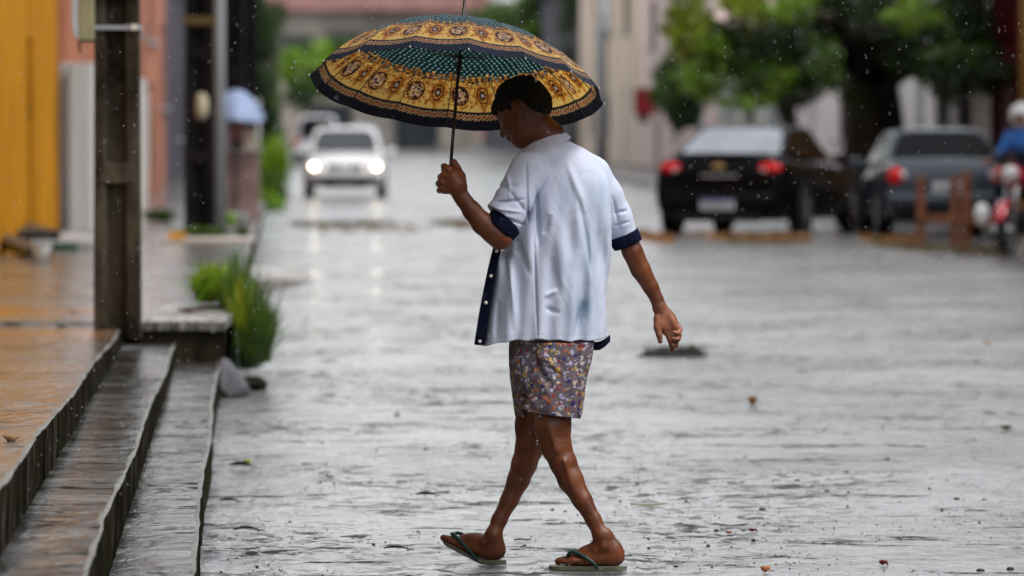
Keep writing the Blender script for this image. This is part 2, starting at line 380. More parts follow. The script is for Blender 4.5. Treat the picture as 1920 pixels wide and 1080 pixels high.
def weeds(name, label, clumps, n, size, seed, group=None, lf=True):
    b = Vector(clumps[0][0]); b.z = 0; o = thing(name, label, 'plant', b, 0, group)
    g = np.random.default_rng(seed); V = []; C = []
    W = np.array([c[2] for c in clumps], float); W /= W.sum()
    for (cc, rad, w_, pi), k in zip(clumps, (W * n).astype(int)):
        c = np.array(cc) - np.array(b); root = c + g.normal(size=(k, 3)) * np.array(rad) * [.35, .35, .05]; root[:, 2] = c[2] - rad[2]
        tip = root + np.stack([g.normal(0, rad[0] * .6, k), g.normal(0, rad[1] * .5, k), rad[2] * 2 * g.uniform(.4, 1.05, k) * np.where(g.random(k) < .15, 1.5, 1)], 1)
        mid = (root + tip) / 2 + g.normal(0, .1, (k, 3)) * size * 6; mid[:, 2] += rad[2] * .25
        sd_ = g.normal(size=(k, 3)); sd_[:, 2] = 0; sd_ /= np.linalg.norm(sd_, axis=1)[:, None]; s = sd_ * size * g.uniform(.5, 1.2, (k, 1))
        V.append(np.stack([root - s * .5, root + s * .5, mid + s, mid - s, mid - s, mid + s, tip + s * .05, tip - s * .05], 1))
        base = np.array(PAL[pi]) * g.uniform(.55, 1.5, (k, 1)) * (1 + g.normal(0, .1, (k, 3))); C.append(np.repeat(np.clip(base, 0, 1)[:, None, :], 8, 1))
    V = np.concatenate(V).reshape(-1, 3); C = np.concatenate(C).reshape(-1, 3)
    me = npmesh(V, np.arange(len(V)).reshape(-1, 4)); colattr(me, C); link('blades', me, M['leaf'], o)
    cl = [(tuple(np.array(c[0]) - np.array(b)), c[1], c[2], c[3]) for c in clumps]
    nl = n // 2 if lf else 0
    if nl: link('leafage', leaves(cl, nl, size * 2.2, PAL, seed + 1), M['leaf'], o)
    return o
def cl(px, py, Y, rx, ry, rz, w_=1, pi=1):      # a clump from its picture place; radii in picture pixels (rx, rz) and metres (ry)
    s = FP / Y; return (tuple(P(px, py, Y)), (rx / s, ry, rz / s), w_, pi)
weeds('kerb_weeds', 'tall bright green weeds growing between the concrete block and the road',
    [cl(398, 538, 34, 30, .5, 26, 2.6, 0), cl(448, 590, 33.4, 26, .4, 66, 2, 1), cl(474, 622, 32.8, 34, .4, 56, 2.4, 1), cl(462, 655, 32.4, 28, .3, 34, 1.3, 2), cl(430, 560, 33.5, 14, .3, 40, .6, 0), cl(452, 610, 32.6, 18, .3, 50, .8, 3), cl(400, 525, 34, 24, .4, 20, .8, 3)], 9000, .0055, 11, lf=False)
weeds('kerb_bush', 'leafy green weeds low on the left kerb below the dark poles', [cl(502, 375, 100, 24, .5, 30, 2, 1), cl(495, 385, 99, 26, .4, 20, 1, 0)], 2200, .03, 12, 'weeds along the left kerb')
weeds('kerb_bush', 'taller green weeds on the left kerb, beside the lit white car', [cl(512, 325, 118, 20, .5, 38, 2, 0), cl(520, 305, 119, 14, .4, 24, 1, 0)], 1800, .035, 13, 'weeds along the left kerb')
weeds('kerb_sprout', 'thin dark sprout standing on the edge of the left kerb', [cl(452, 462, 60, 6, .1, 34, 1, 2), cl(456, 440, 60, 9, .1, 10, 1, 1)], 260, .012, 14, lf=False)
weeds('verge_grass', 'strip of low grass and dark shrub behind the yellow wall corner', [cl(140, 398, 77, 45, .8, 9, 2, 0), cl(145, 366, 79, 42, .8, 20, 2, 2), cl(118, 350, 79, 16, .5, 14, .6, 1)], 2600, .03, 15)
weeds('wall_shrub', 'small bright green shrub sprouting at the yellow wall edge', [cl(118, 232, 68, 20, .2, 28, 2, 0)], 700, .03, 16)
weeds('pole_base_weeds', 'low weeds at the foot of the second, black pole', [cl(372, 436, 62, 34, .3, 8, 1, 1)], 400, .02, 17)
weeds('pole_base_weeds', 'small bright weeds at the foot of the thin grey pole', [cl(420, 412, 66, 20, .3, 8, 1, 0)], 300, .02, 19)
weeds('pole_base_weeds', 'dark low weeds against the terracotta house wall', [cl(300, 405, 72, 26, .3, 10, 1, 2)], 300, .02, 20)
weeds('right_verge', 'patch of low grass at the foot of the pink house', [cl(1165, 308, 205, 22, 1.2, 10, 1, 0)], 500, .08, 18)

# big street tree on the right
def C(px, py, rx, rz, w_, pi, Y=92, ry=1.2): return cl(px, py, Y, rx, ry, rz, w_, pi)
tree('street_tree', 'large spreading tree with thick dark trunk behind the parked cars', (P(1643, 330, 99).x, 99, .1), P(1650, 60, 99), .62, [
    C(1305, 60, 55, 80, 1.6, 3), C(1330, 130, 60, 60, 1.4, 0), C(1290, -40, 60, 60, 1.2, 0), C(1420, 60, 90, 80, 2, 2), C(1440, 140, 80, 50, 1.6, 1), C(1395, 10, 60, 50, 1, 3), C(1500, 165, 60, 40, 1, 2),
    C(1530, 30, 80, 70, 2, 2, 94), C(1480, 20, 50, 30, .7, 0, 90), C(1620, 70, 110, 80, 2.8, 2, 96), C(1690, 50, 70, 50, 1.2, 2, 93), C(1700, 30, 50, 30, .5, 0, 90), C(1780, 30, 90, 60, 2, 2, 94), C(1880, 60, 90, 80, 2.2, 2, 93),
    C(1790, 100, 60, 30, .8, 1, 92), C(1770, 150, 50, 34, 1, 2, 91), C(1860, 140, 60, 36, 1.2, 2, 91), C(1730, 110, 60, 40, 1, 2, 93), C(1640, 150, 60, 50, 1.2, 2, 98), C(1540, 120, 50, 50, 1, 1, 91), C(1450, -80, 200, 80, 3, 1, 94), C(1700, -90, 220, 90, 3, 1, 94), C(1900, -60, 160, 90, 2.4, 1, 94), C(1570, -200, 300, 90, 3, 0, 95, 3)],
    38000, .07, PALT, 21)
tree('street_tree', 'smaller leaning tree behind the roof of the black sedan', (P(1500, 330, 108).x, 108, .1), P(1430, 120, 108), .20,
    [C(1440, 160, 70, 40, 1.2, 2, 107), C(1400, 190, 40, 24, .6, 0, 106), C(1500, 140, 60, 40, 1, 1, 107), C(1380, 120, 50, 40, .8, 1, 107)], 5000, .06, PALT, 22)
weeds('potted_shrub', 'dark leafy shrub against the pink house left of the black sedan', [cl(1258, 150, 148, 22, .6, 36, 1.5, 2), cl(1282, 200, 146, 26, .6, 40, 2, 2), cl(1240, 180, 147, 16, .4, 20, .6, 1), cl(1264, 178, 147, 22, .5, 26, 1, 2)], 1700, .06, 23)
tree('street_tree', 'bright green garden tree at the far left end of the street', (P(575, 240, 245).x, 245, 0), P(575, 150, 245), .12,
    [C(560, 130, 45, 45, 1.5, 0, 245, 1.5), C(600, 105, 45, 35, 1, 0, 246, 1.5), C(640, 90, 40, 24, .6, 1, 247, 1), C(570, 180, 40, 30, 1, 2, 244, 1), C(610, 160, 40, 30, 1, 1, 246, 1)], 6000, .11, PAL, 24)
tree('street_tree', 'dark green tree rising behind the umbrella tip', (P(1010, 250, 260).x, 260, 0), P(1005, 100, 260), .25,
    [C(940, 40, 50, 50, 1.3, 1, 262, 2), C(1000, 20, 70, 50, 1.3, 1, 258, 2), C(1030, 90, 55, 60, 1.3, 2, 262, 2), C(970, -60, 100, 60, 1.4, 1, 262, 2), C(1000, 60, 30, 22, .5, 0, 256, 1)], 9000, .13, PAL, 25)
tree('street_tree', 'tall dark tree trunk with sparse crown left of the grey pole', (P(1095, 270, 225).x, 225, 0), P(1092, 40, 225), .5,
    [C(1085, 10, 40, 70, 1, 2, 224, 1.5), C(1090, 120, 30, 60, .9, 2, 226, 1.5), C(1075, -90, 90, 60, 1, 2, 225, 2), C(1095, 205, 24, 40, .6, 2, 226, 1)], 6000, .12, PAL, 26)
tree('street_tree', 'dark tree crowding the poles on the left pavement', (P(505, 330, 140).x, 140, .15), P(500, 60, 140), .30,
    [C(500, 60, 34, 70, 1.4, 2, 140, .8), C(470, 20, 40, 50, 1, 2, 141, .8), C(505, 160, 26, 60, 1, 2, 139, .8), C(455, 90, 34, 60, 1.4, 2, 142, .8), C(480, 130, 30, 60, 1.2, 2, 141, .8), C(425, 20, 30, 50, 1, 2, 143, .8), C(480, -80, 70, 70, 1.2, 2, 141, 1), C(512, 240, 18, 40, .6, 2, 139, .6)], 16000, .06, PAL, 27)
# ---------------------------------------------------------------- the man: signed distance sculpting, one continuous surface
def rcone(X, a, b, ra, rb):
    a = np.array(a, np.float32); b = np.array(b, np.float32); ba = b - a; L = float(ba @ ba) + 1e-9
    q = [X[i] - a[i] for i in range(3)]
    t = np.clip((q[0] * ba[0] + q[1] * ba[1] + q[2] * ba[2]) / L, 0, 1)
    return np.sqrt((q[0] - t * ba[0]) ** 2 + (q[1] - t * ba[1]) ** 2 + (q[2] - t * ba[2]) ** 2) - (ra + (rb - ra) * t)
def ellip(X, c, r, rot=None):
    q = [X[i] - c[i] for i in range(3)]
    if rot is not None:
        m = rot.transposed(); q = [m[i][0] * q[0] + m[i][1] * q[1] + m[i][2] * q[2] for i in range(3)]
    k0 = np.sqrt(sum((q[i] / r[i]) ** 2 for i in range(3))) + 1e-6
    k1 = np.sqrt(sum((q[i] / r[i] ** 2) ** 2 for i in range(3))) + 1e-6
    return k0 * (k0 - 1) / k1
class Field:
    def __init__(s, lo, hi, h):
        s.lo = np.array(lo, float); s.h = h; s.n = np.ceil((np.array(hi) - s.lo) / h).astype(int) + 1
        s.a = np.full(s.n, .5, np.float32)
        s.ax = [(s.lo[i] + h * np.arange(s.n[i])).astype(np.float32) for i in range(3)]
    def sub(s, lo, hi):
        i0 = np.clip(np.floor((np.array(lo) - s.lo) / s.h).astype(int), 0, s.n); i1 = np.clip(np.ceil((np.array(hi) - s.lo) / s.h).astype(int) + 1, 0, s.n)
        sl = tuple(slice(i0[i], i1[i]) for i in range(3))
        X = (s.ax[0][sl[0]][:, None, None], s.ax[1][sl[1]][None, :, None], s.ax[2][sl[2]][None, None, :]); return sl, X
    def full(s): return (s.ax[0][:, None, None], s.ax[1][None, :, None], s.ax[2][None, None, :])
    def un(s, fn, lo, hi, k=.01, neg=False):
        pad = 3 * s.h + 1.5 * k; sl, X = s.sub(np.array(lo) - pad, np.array(hi) + pad)
        v = s.a[sl]
        if v.size == 0: return s
        d = fn(X).astype(np.float32); d = np.broadcast_to(d, v.shape)
        if neg: v, d = -v, d
        h = np.clip(.5 + .5 * (v - d) / max(k, 1e-6), 0, 1); o = v * (1 - h) + d * h - k * h * (1 - h)
        s.a[sl] = -o if neg else o; return s
    def cone(s, a, b, ra, rb=None, k=.01, neg=False):
        rb = ra if rb is None else rb; m = max(ra, rb); lo = np.minimum(a, b) - m; hi = np.maximum(a, b) + m
        return s.un(lambda X: rcone(X, a, b, ra, rb), lo, hi, k, neg)
    def chain(s, pts, k=.01):               # [(point, radius)]
        for (a, ra), (b, rb) in zip(pts[:-1], pts[1:]): s.cone(a, b, ra, rb, k)
        return s
    def ell(s, c, r, rot=None, k=.01, neg=False):
        m = max(r); return s.un(lambda X: ellip(X, c, r, rot), np.array(c) - m, np.array(c) + m, k, neg)
    def mesh(s):                            # surface nets
        a = s.a; a[0] = a[-1] = .5; a[:, 0] = a[:, -1] = .5; a[:, :, 0] = a[:, :, -1] = .5
        ins = a < 0; c = [ins[i:ins.shape[0] - 1 + i, j:ins.shape[1] - 1 + j, k:ins.shape[2] - 1 + k] for i in (0, 1) for j in (0, 1) for k in (0, 1)]
        sm = sum(x.astype(np.uint8) for x in c); act = (sm > 0) & (sm < 8)
        idx = np.argwhere(act); num = np.full(act.shape, -1, np.int32); num[act] = np.arange(len(idx))
        acc = np.zeros((len(idx), 3)); cnt = np.zeros(len(idx))
        I, J, K = idx.T
        cor = [(i, j, k) for i in (0, 1) for j in (0, 1) for k in (0, 1)]
        val = {q: a[I + q[0], J + q[1], K + q[2]] for q in cor}
        for p in cor:
            for ax in range(3):
                if p[ax] == 0:
                    q = list(p); q[ax] = 1; q = tuple(q); u, v = val[p], val[q]; m = (u < 0) != (v < 0)
                    t = np.where(m, u / np.where(m, u - v, 1), 0)
                    for b in range(3): acc[:, b] += np.where(m, p[b] + (t if b == ax else 0), 0)
                    cnt += m
        V = s.lo + (idx + acc / cnt[:, None]) * s.h
        F = []
        for ax in range(3):
            b, c_ = (ax + 1) % 3, (ax + 2) % 3
            A = ins[tuple(slice(0, -1) if i == ax else slice(1, -1) for i in range(3))]; B = ins[tuple(slice(1, None) if i == ax else slice(1, -1) for i in range(3))]
            e = np.argwhere(A != B); fl = A[tuple(e.T)]; e = e.copy(); e[:, b] += 1; e[:, c_] += 1
            def nm(db, dc):
                q = e.copy(); q[:, b] += db; q[:, c_] += dc; return num[tuple(q.T)]
            f = np.stack([nm(-1, -1), nm(0, -1), nm(0, 0), nm(-1, 0)], 1)
            f[~fl] = f[~fl][:, ::-1]; F.append(f)
        F = np.concatenate(F); F = F[(F >= 0).all(1)]
        return V, F
def relax(V, F, it=2, lam=.5):
    e = np.concatenate([F[:, [0, 1]], F[:, [1, 2]], F[:, [2, 3]], F[:, [3, 0]]])
    for _ in range(it):
        s = np.zeros_like(V); c = np.zeros(len(V))
        for a, b in ((0, 1), (1, 0)):
            for k in range(3): s[:, k] += np.bincount(e[:, a], V[e[:, b], k], len(V))
            c += np.bincount(e[:, a], minlength=len(V))
        V = V + lam * (s / c[:, None] - V)
    return V
PX = 1 / 560.0; YM = 19.05
def B(px, py, d=0.0): return np.array(P(px, py, YM + d))
def smooth_rows(T, n=70):
    T = np.array(T, float); s = np.linspace(0, len(T) - 1, n); out = []
    for v in s:
        i = min(int(v), len(T) - 2); u = v - i; p0, p1, p2, p3 = T[max(i - 1, 0)], T[i], T[i + 1], T[min(i + 2, len(T) - 1)]
        out.append(.5 * ((2 * p1) + (p2 - p0) * u + (2 * p0 - 5 * p1 + 4 * p2 - p3) * u * u + (3 * p1 - p0 - 3 * p2 + p3) * u ** 3))
    return [tuple(o) for o in out]
def bl(px, py, d, r): return (B(px, py, d), r * PX)
def finish(name, F_, mat, parent, colfn=None, it=1):
    V, F = F_.mesh(); V = relax(V, F, it); me = npmesh(V - np.array(parent.location) if parent else V, F)
    if colfn is not None: colattr(me, colfn(V))
    return link(name, me, mat, parent, True)
def vnoise(x, y, z, seed=0):
    g = np.random.default_rng(seed); o = 0
    for _ in range(7):
        k = g.normal(size=3); o = o + np.sin(x * k[0] + y * k[1] + z * k[2] + g.random() * 6.28)
    return o / 3.7

feetY = YM
man = thing('person', 'man in pale blue shirt and flowered shorts walking with head bowed under patterned umbrella', 'person', (P(1010, 1068, YM).x, YM, 0))

# ---- skin material
t = NT('skin'); at = t.n('ShaderNodeVertexColor', layer_name='Col')
nz = t.ramp(t.noise(16, 5), [(.35, (.72, .68, .66)), (.65, (1.25, 1.2, 1.15))])
t.set(base=t.mix(1, at.outputs[0], nz, 'MULTIPLY'), rough=t.math('MULTIPLY_ADD', t.noise(22, 4), .50, .14), spec=.42, normal=t.bump(t.noise(120, 5, rough=.7), .5, .002, t.bump(t.noise(28, 3), .35, .004)), sub=.02)
t.b.inputs['Subsurface Radius'].default_value = (.02, .006, .003); M['skin'] = t.m

H = .0031
bf = Field(B(812, 1085, -.36)[0:1].tolist() + [YM - .36, -.01], [P(1290, 0, YM).x, YM + .36, P(0, 140, YM).z], H)
# torso, mostly under the shirt
bf.ell(B(1032, 650, .0), (.105, .075, .10), k=.03); bf.ell(B(1035, 560, .0), (.105, .075, .18), k=.04)
bf.ell(B(1048, 405, .0), (.115, .075, .17), k=.03); bf.cone(B(992, 335, -.08), B(1105, 338, .07), .040, .040, k=.03)
# neck and head
bf.chain([bl(1052, 300, .02, 34), bl(1030, 262, .01, 31), bl(1004, 232, 0, 30)], k=.02)
hd = Matrix.Rotation(R(-28), 3, 'Z') @ Matrix.Rotation(R(-30), 3, 'Y')     # local -x is the way the face looks
HC = Vector(B(979, 200, .0))
def hp(x, y, z): return np.array(HC + hd @ Vector((x, y, z)))       # local: -x forward, +y away, z up
bf.ell(HC, (.090, .073, .088), hd, k=.01)
bf.ell(hp(-.035, 0, -.038), (.056, .057, .066), hd, k=.03)           # face mass
bf.ell(hp(-.062, 0, -.098), (.028, .030, .024), hd, k=.022)          # chin
bf.ell(hp(-.032, 0, -.088), (.045, .044, .028), hd, k=.02)           # jaw
bf.cone(hp(-.018, -.048, -.062), hp(-.060, -.024, -.092), .014, .013, k=.018); bf.cone(hp(-.018, .048, -.062), hp(-.060, .024, -.092), .014, .013, k=.018)
bf.cone(hp(-.088, 0, -.008), hp(-.110, 0, -.045), .006, .011, k=.012)   # nose bridge to tip
bf.ell(hp(-.096, -.011, -.046), (.010, .007, .007), hd, k=.006); bf.ell(hp(-.096, .011, -.046), (.010, .007, .007), hd, k=.006)
for s_ in (-1, 1):
    bf.ell(hp(-.082, s_ * .029, -.010), (.012, .014, .010), hd, k=.006, neg=True)   # eye sockets
    bf.ell(hp(-.074, s_ * .029, -.012), (.011, .013, .009), hd, k=.004)             # lids
    bf.cone(hp(-.086, s_ * .012, .008), hp(-.074, s_ * .046, .006), .0075, .006, k=.010)   # brow
    bf.ell(hp(-.060, s_ * .042, -.035), (.02, .012, .014), hd, k=.014)              # cheekbone
    bf.ell(hp(.014, s_ * .077, -.016), (.017, .008, .033), hd @ Matrix.Rotation(R(8 * s_), 3, 'X'), k=.006)  # ear
    bf.ell(hp(.010, s_ * .086, -.014), (.008, .005, .020), hd, k=.004, neg=True)
    bf.ell(hp(.008, s_ * .074, -.046), (.007, .005, .009), hd, k=.006)
bf.cone(hp(-.090, -.018, -.067), hp(-.090, .018, -.067), .0065, .0065, k=.006); bf.cone(hp(-.088, -.016, -.077), hp(-.088, .016, -.077), .007, .007, k=.006)
# left arm, raised hand on the shaft
LH = -.20
bf.chain([bl(992, 335, -.09, 25), bl(962, 390, -.16, 21), bl(940, 444, -.19, 20)], k=.01)
bf.chain([bl(941, 447, -.19, 20), bl(925, 436, -.195, 20), bl(905, 419, -.20, 19.5), bl(885, 395, LH, 16.5), bl(869, 374, LH, 13.5), bl(861, 362, LH, 13)], k=.016)
bf.ell(B(936, 455, -.185), (.026, .024, .020), k=.014)
SH0, SH1 = B(845.5, 305, -.175), B(840, 366, -.19)       # where the shaft runs through the fist
bf.chain([bl(861, 362, LH, 14), bl(856, 346, LH - .006, 17), bl(848, 332, LH - .006, 15)], k=.012)
bf.ell(B(852, 338, LH - .004), (.032, .018, .040), Matrix.Rotation(R(18), 3, 'Y'), k=.012)
kn = [(838, 316), (831, 329), (827, 341), (828, 354)]
for i, (x, y) in enumerate(kn):
    r_ = [7.4, 7.6, 7.2, 6.4][i] ; wr = (858 - i * 1.5, 352 + i * 3)
    bf.cone(B(wr[0], wr[1], LH - .012), B(x + 3, y, LH - .008), 5.5 * PX, r_ * PX, k=.006)        # metacarpal ridge
    bf.cone(B(x + 1, y, LH - .008), B(x - 4, y + 3, LH + .022), r_ * PX, (r_ - .8) * PX, k=.0035)  # proximal
    bf.cone(B(x - 4, y + 3, LH + .022), B(x + 8, y + 5, LH + .040), (r_ - .8) * PX, (r_ - 1.4) * PX, k=.003)
    bf.cone(B(x + 8, y + 5, LH + .040), B(x + 20, y + 5, LH + .030), (r_ - 1.4) * PX, (r_ - 2) * PX, k=.003)
bf.ell(B(833, 312, LH + .008), (.0125, .014, .0115), k=.004)                                    # index curl, top left of shaft
bf.chain([bl(865, 350, LH + .004, 11), bl(863, 331, LH + .010, 10), bl(856, 316, LH + .014, 8.2), bl(851, 304, LH + .016, 6.6)], k=.006)   # thumb up along the shaft
# right arm hanging behind, palm to the camera
RD = .13
bf.chain([bl(1105, 338, .07, 24), bl(1145, 395, .105, 19), bl(1177, 450, .12, 19.5)], k=.01)
bf.chain([bl(1177, 450, .12, 19.5), bl(1186, 472, .12, 19.5), bl(1201, 505, .125, 18.8), bl(1220, 538, .13, 15), bl(1232, 562, .13, 12.3), bl(1237, 577, RD, 12.2)], k=.006)
bf.cone(B(1190, 470, .093), B(1212, 512, .104), 2.0 * PX, 1.6 * PX, k=.010); bf.cone(B(1172, 470, .097), B(1196, 484, .092), 1.6 * PX, 1.4 * PX, k=.008)
bf.chain([bl(1237, 577, RD, 13), bl(1244, 590, RD, 14)], k=.01)
bf.ell(B(1250, 604, RD), (.037, .017, .050), Matrix.Rotation(R(-20), 3, 'Y'), k=.012)
bf.ell(B(1240, 606, RD - .016), (.014, .012, .026), Matrix.Rotation(R(5), 3, 'Y'), k=.008)          # thumb mound
bf.ell(B(1263, 606, RD - .010), (.011, .010, .030), Matrix.Rotation(R(-22), 3, 'Y'), k=.008)
bf.chain([bl(1233, 596, RD - .012, 8.0), bl(1232, 614, RD - .020, 6.6), bl(1236, 628, RD - .024, 5.9), bl(1238, 640, RD - .024, 4.6)], k=.004)   # thumb
bf.chain([bl(1251, 622, RD, 6.6), bl(1257, 638, RD - .004, 5.8), bl(1260, 650, RD - .008, 5.0), bl(1261, 658, RD - .010, 3.8)], k=.002)       # index, nearly straight
bf.chain([bl(1259, 621, RD, 6.7), bl(1267, 637, RD - .010, 5.9), bl(1267, 648, RD - .026, 5.1), bl(1261, 647, RD - .036, 4.3)], k=.002)        # middle
bf.chain([bl(1266, 616, RD, 6.4), bl(1273, 629, RD - .016, 5.8), bl(1271, 637, RD - .034, 5.0), bl(1262, 635, RD - .042, 4.2)], k=.002)
bf.chain([bl(1269, 608, RD + .002, 5.6), bl(1275, 618, RD - .014, 5.1), bl(1272, 625, RD - .032, 4.5), bl(1264, 623, RD - .038, 3.8)], k=.002)
# legs
bf.chain([bl(1050, 680, -.05, 36), bl(1038, 750, -.085, 36), bl(1036, 800, -.10, 34), bl(1043, 838, -.11, 28)], k=.012)
bf.chain([bl(1043, 838, -.11, 28), bl(1056, 868, -.12, 24.5), bl(1070, 900, -.13, 23), bl(1092, 938, -.145, 17.6), bl(1113, 975, -.155, 14.2), bl(1127, 1004, -.165, 14)], k=.012)
bf.cone(B(1058, 865, -.168), B(1078, 925, -.168), 3 * PX, 2.5 * PX, k=.014); bf.cone(B(1030, 800, -.155), B(1044, 845, -.160), 5 * PX, 4 * PX, k=.016); bf.cone(B(1018, 795, -.14), B(1030, 848, -.145), 4 * PX, 3 * PX, k=.012)
bf.cone(B(1104, 948, -.168), B(1136, 1006, -.178), 3.2 * PX, 3.2 * PX, k=.012)          # tendon
bf.chain([bl(1015, 680, .05, 36), bl(1003, 750, .085, 36), bl(999, 800, .10, 33), bl(993, 838, .10, 26)], k=.012)
bf.chain([bl(993, 838, .10, 26), bl(983, 870, .10, 23.5), bl(972, 900, .095, 20.5), bl(955, 938, .085, 16.4), bl(936, 975, .075, 14), bl(925, 1004, .065, 14)], k=.012)
bf.cone(B(1092, 925, -.160), B(1122, 992, -.175), 2.2 * PX, 2.0 * PX, k=.008); bf.ell(B(986, 872, .075), (.024, .024, .050), Matrix.Rotation(R(20), 3, 'Y'), k=.02)
# feet in metres: heel point, direction, pitch
def foot(heel, yaw, bend, side):
    """toes along -x at yaw 0; bend lifts the front; side +1 puts the big toe on the far side"""
    Rz = Matrix.Rotation(yaw, 3, 'Z'); h0_ = Vector(heel)
    def Q(x, y, z):                    # x forward from heel, y away, z up
        a = max(0, x - .075); zz = z + math.sin(bend) * a; xx = x if x < .075 else .075 + math.cos(bend) * a - 0 * z
        xx -= math.sin(bend) * z * (1 if x > .075 else 0) * -1
        return np.array(h0_ + Rz @ Vector((-xx, y, zz)))
    bf.ell(Q(.030, 0, .030), (.034, .030, .031), k=.02)
    bf.chain([(Q(.035, 0, .055), .030), (Q(.085, 0, .052), .029), (Q(.125, .004 * side, .038), .024), (Q(.160, .004 * side, .025), .019)], k=.02)
    bf.cone(Q(.05, -.012, .02), Q(.165, -.022, .016), .017, .015, k=.02); bf.cone(Q(.05, .012, .02), Q(.17, .024, .017), .017, .016, k=.02)
    bf.ell(Q(.062, -.030, .066), (.011, .009, .011), k=.014)       # ankle bone
    for i in range(5):
        y = (.030 - i * .0165) * side; L = [.052, .047, .040, .033, .026][i]; r_ = [.0115, .0088, .0084, .008, .0078][i]
        x0 = .172 - i * .006
        bf.chain([(Q(x0, y, .018), r_ * 1.05), (Q(x0 + L * .55, y * 1.02, .018), r_ * .95), (Q(x0 + L, y * 1.02, .011), r_)], k=.004)
    return Q
def sandal(Q, name_label, side):
    m = MB(); prof = []; n = 22
    for i in range(n + 1):
        u = i / n; x = -.012 + .262 * u
        wv = .034 * math.sin(min(1, u / .14) * math.pi / 2) if u < .14 else .034 + .013 * math.sin((u - .14) / .86 * math.pi * .72)
        if u > .84: wv *= math.sqrt(max(.02, 1 - ((u - .84) / .165) ** 2))
        prof.append((x, wv))
    rs = []
    for x, wv in prof:
        c_ = .006 * math.sin(x * 10)
        rs.append([Vector(Q(x, -wv + c_, 0)), Vector(Q(x, wv + c_, 0)), Vector(Q(x, wv * .96 + c_, -.015)), Vector(Q(x, -wv * .96 + c_, -.015))])
    m.rings(rs); o = m.build('sandal', M['sole'], man, False, .002); o.location = -man.location
    s2 = MB()
    for sg in (-1, 1):
        pts = [Q(.192, .010 * side, .000), Q(.188, .010 * side, .030), Q(.172, .020 * sg + .008 * side, .046), Q(.135, .036 * sg, .036), Q(.095, .040 * sg, .012), Q(.082, .040 * sg, -.006)]
        pts = [Vector(p) for p in pts]; out = []
        for i in range(len(pts) - 1):
            for k in range(4):
                p0, p1, p2, p3 = pts[max(i - 1, 0)], pts[i], pts[i + 1], pts[min(i + 2, len(pts) - 1)]; u = k / 4
                out.append(.5 * ((2 * p1) + (p2 - p0) * u + (2 * p0 - 5 * p1 + 4 * p2 - p3) * u * u + (3 * p1 - p0 - 3 * p2 + p3) * u ** 3))
        out.append(pts[-1]); s2.tube(out, [.0038 + .0028 * math.sin(math.pi * i / (len(out) - 1)) for i in range(len(out))], 8)
    s2.build('strap', M['strap'], o, True)
M['sole'] = flat('sandal_sole', (.13, .13, .095), .5, .25, 30); M['strap'] = flat('sandal_strap', (.012, .045, .040), .3, .2, 20)
hr = P(1169, 1062, YM - .165); hf = P(944, 1053, YM + .06)
Qr = foot((hr.x, hr.y, .017), R(-8), 0, 1); Qf = foot((hf.x, hf.y, .019), R(-30), R(23), -1)
bf.cone(B(1127, 1004, -.165), Qr(.045, 0, .06), 15 * PX, .027, k=.015); bf.cone(B(925, 1004, .065), Qf(.040, 0, .055), 15.5 * PX, .027, k=.015)
bf.cone(B(1140, 1000, -.165), Qr(.022, 0, .045), 7 * PX, .014, k=.02)
sandal(Qr, '', 1); sandal(Qf, '', -1)
palm = B(1252, 612, RD - .02)
def skincol(V):
    c = np.tile(np.array([[.142, .040, .0125]]), (len(V), 1))
    dk = np.clip(vnoise(V[:, 0] * 28, V[:, 1] * 28, V[:, 2] * 12, 3) * .5 + .5, 0, 1)[:, None]; c = c * (.66 + .50 * dk)
    near = np.exp(-(((V[:, 0] - palm[0]) / .045) ** 2 + ((V[:, 2] - palm[2]) / .060) ** 2)) * (V[:, 1] < YM + RD - .002)
    c = c * (1 - .75 * near[:, None]) + np.array([.42, .17, .10]) * .75 * near[:, None]
    low = np.clip((.03 - V[:, 2]) / .02, 0, 1)[:, None] * (V[:, 2] < .05)[:, None]
    c = c * (1 - .4 * low) + np.array([.36, .17, .10]) * .4 * low
    fc = np.clip((V[:, 2] - 1.45) / .06, 0, 1)[:, None]; c = c * (1 - .28 * fc)  # shade on the head put into the skin colour, from the neck up
    for s_ in (-1, 1):                                          # dark eyes under the lids, lips
        e = hp(-.084, s_ * .029, -.013); d_ = np.linalg.norm(V - e, axis=1); c[d_ < .006] = (.02, .015, .012)
    lp = hp(-.093, 0, -.072); d_ = np.linalg.norm((V - lp) * [1, .5, 1], axis=1)
    c[d_ < .011] *= (.8, .55, .6); return c
finish('body', bf, M['skin'], man, skincol, 1); del bf

# ---- hair
hf_ = Field(np.array(HC) - .14, np.array(HC) + .14, .0028)
hf_.ell(HC + hd @ Vector((.004, 0, .010)), (.099, .083, .094), hd, k=.001)
hf_.ell(hp(.040, 0, -.020), (.060, .070, .058), hd, k=.02)
hf_.ell(hp(-.072, 0, .034), (.024, .050, .028), hd, k=.016)
sl_, X = hf_.sub(hf_.lo, hf_.lo + hf_.n * hf_.h); XX = np.stack(np.broadcast_arrays(*X), -1)
Lc = (XX - np.array(HC)) @ np.array(hd)                       # local coordinates
x, y, z = Lc[..., 0], Lc[..., 1], Lc[..., 2]
hl = np.where(x < -.03, .010 + (-.03 - x) * .1, np.where(x < .034, .010 + .10 * (x + .03), .016 - np.minimum((x - .034) * 2.6, .090)))   # hairline height
hl = np.where((x < .004) & (x > -.022), hl - .022 * np.sin(np.pi * np.clip((x + .022) / .026, 0, 1)), hl)
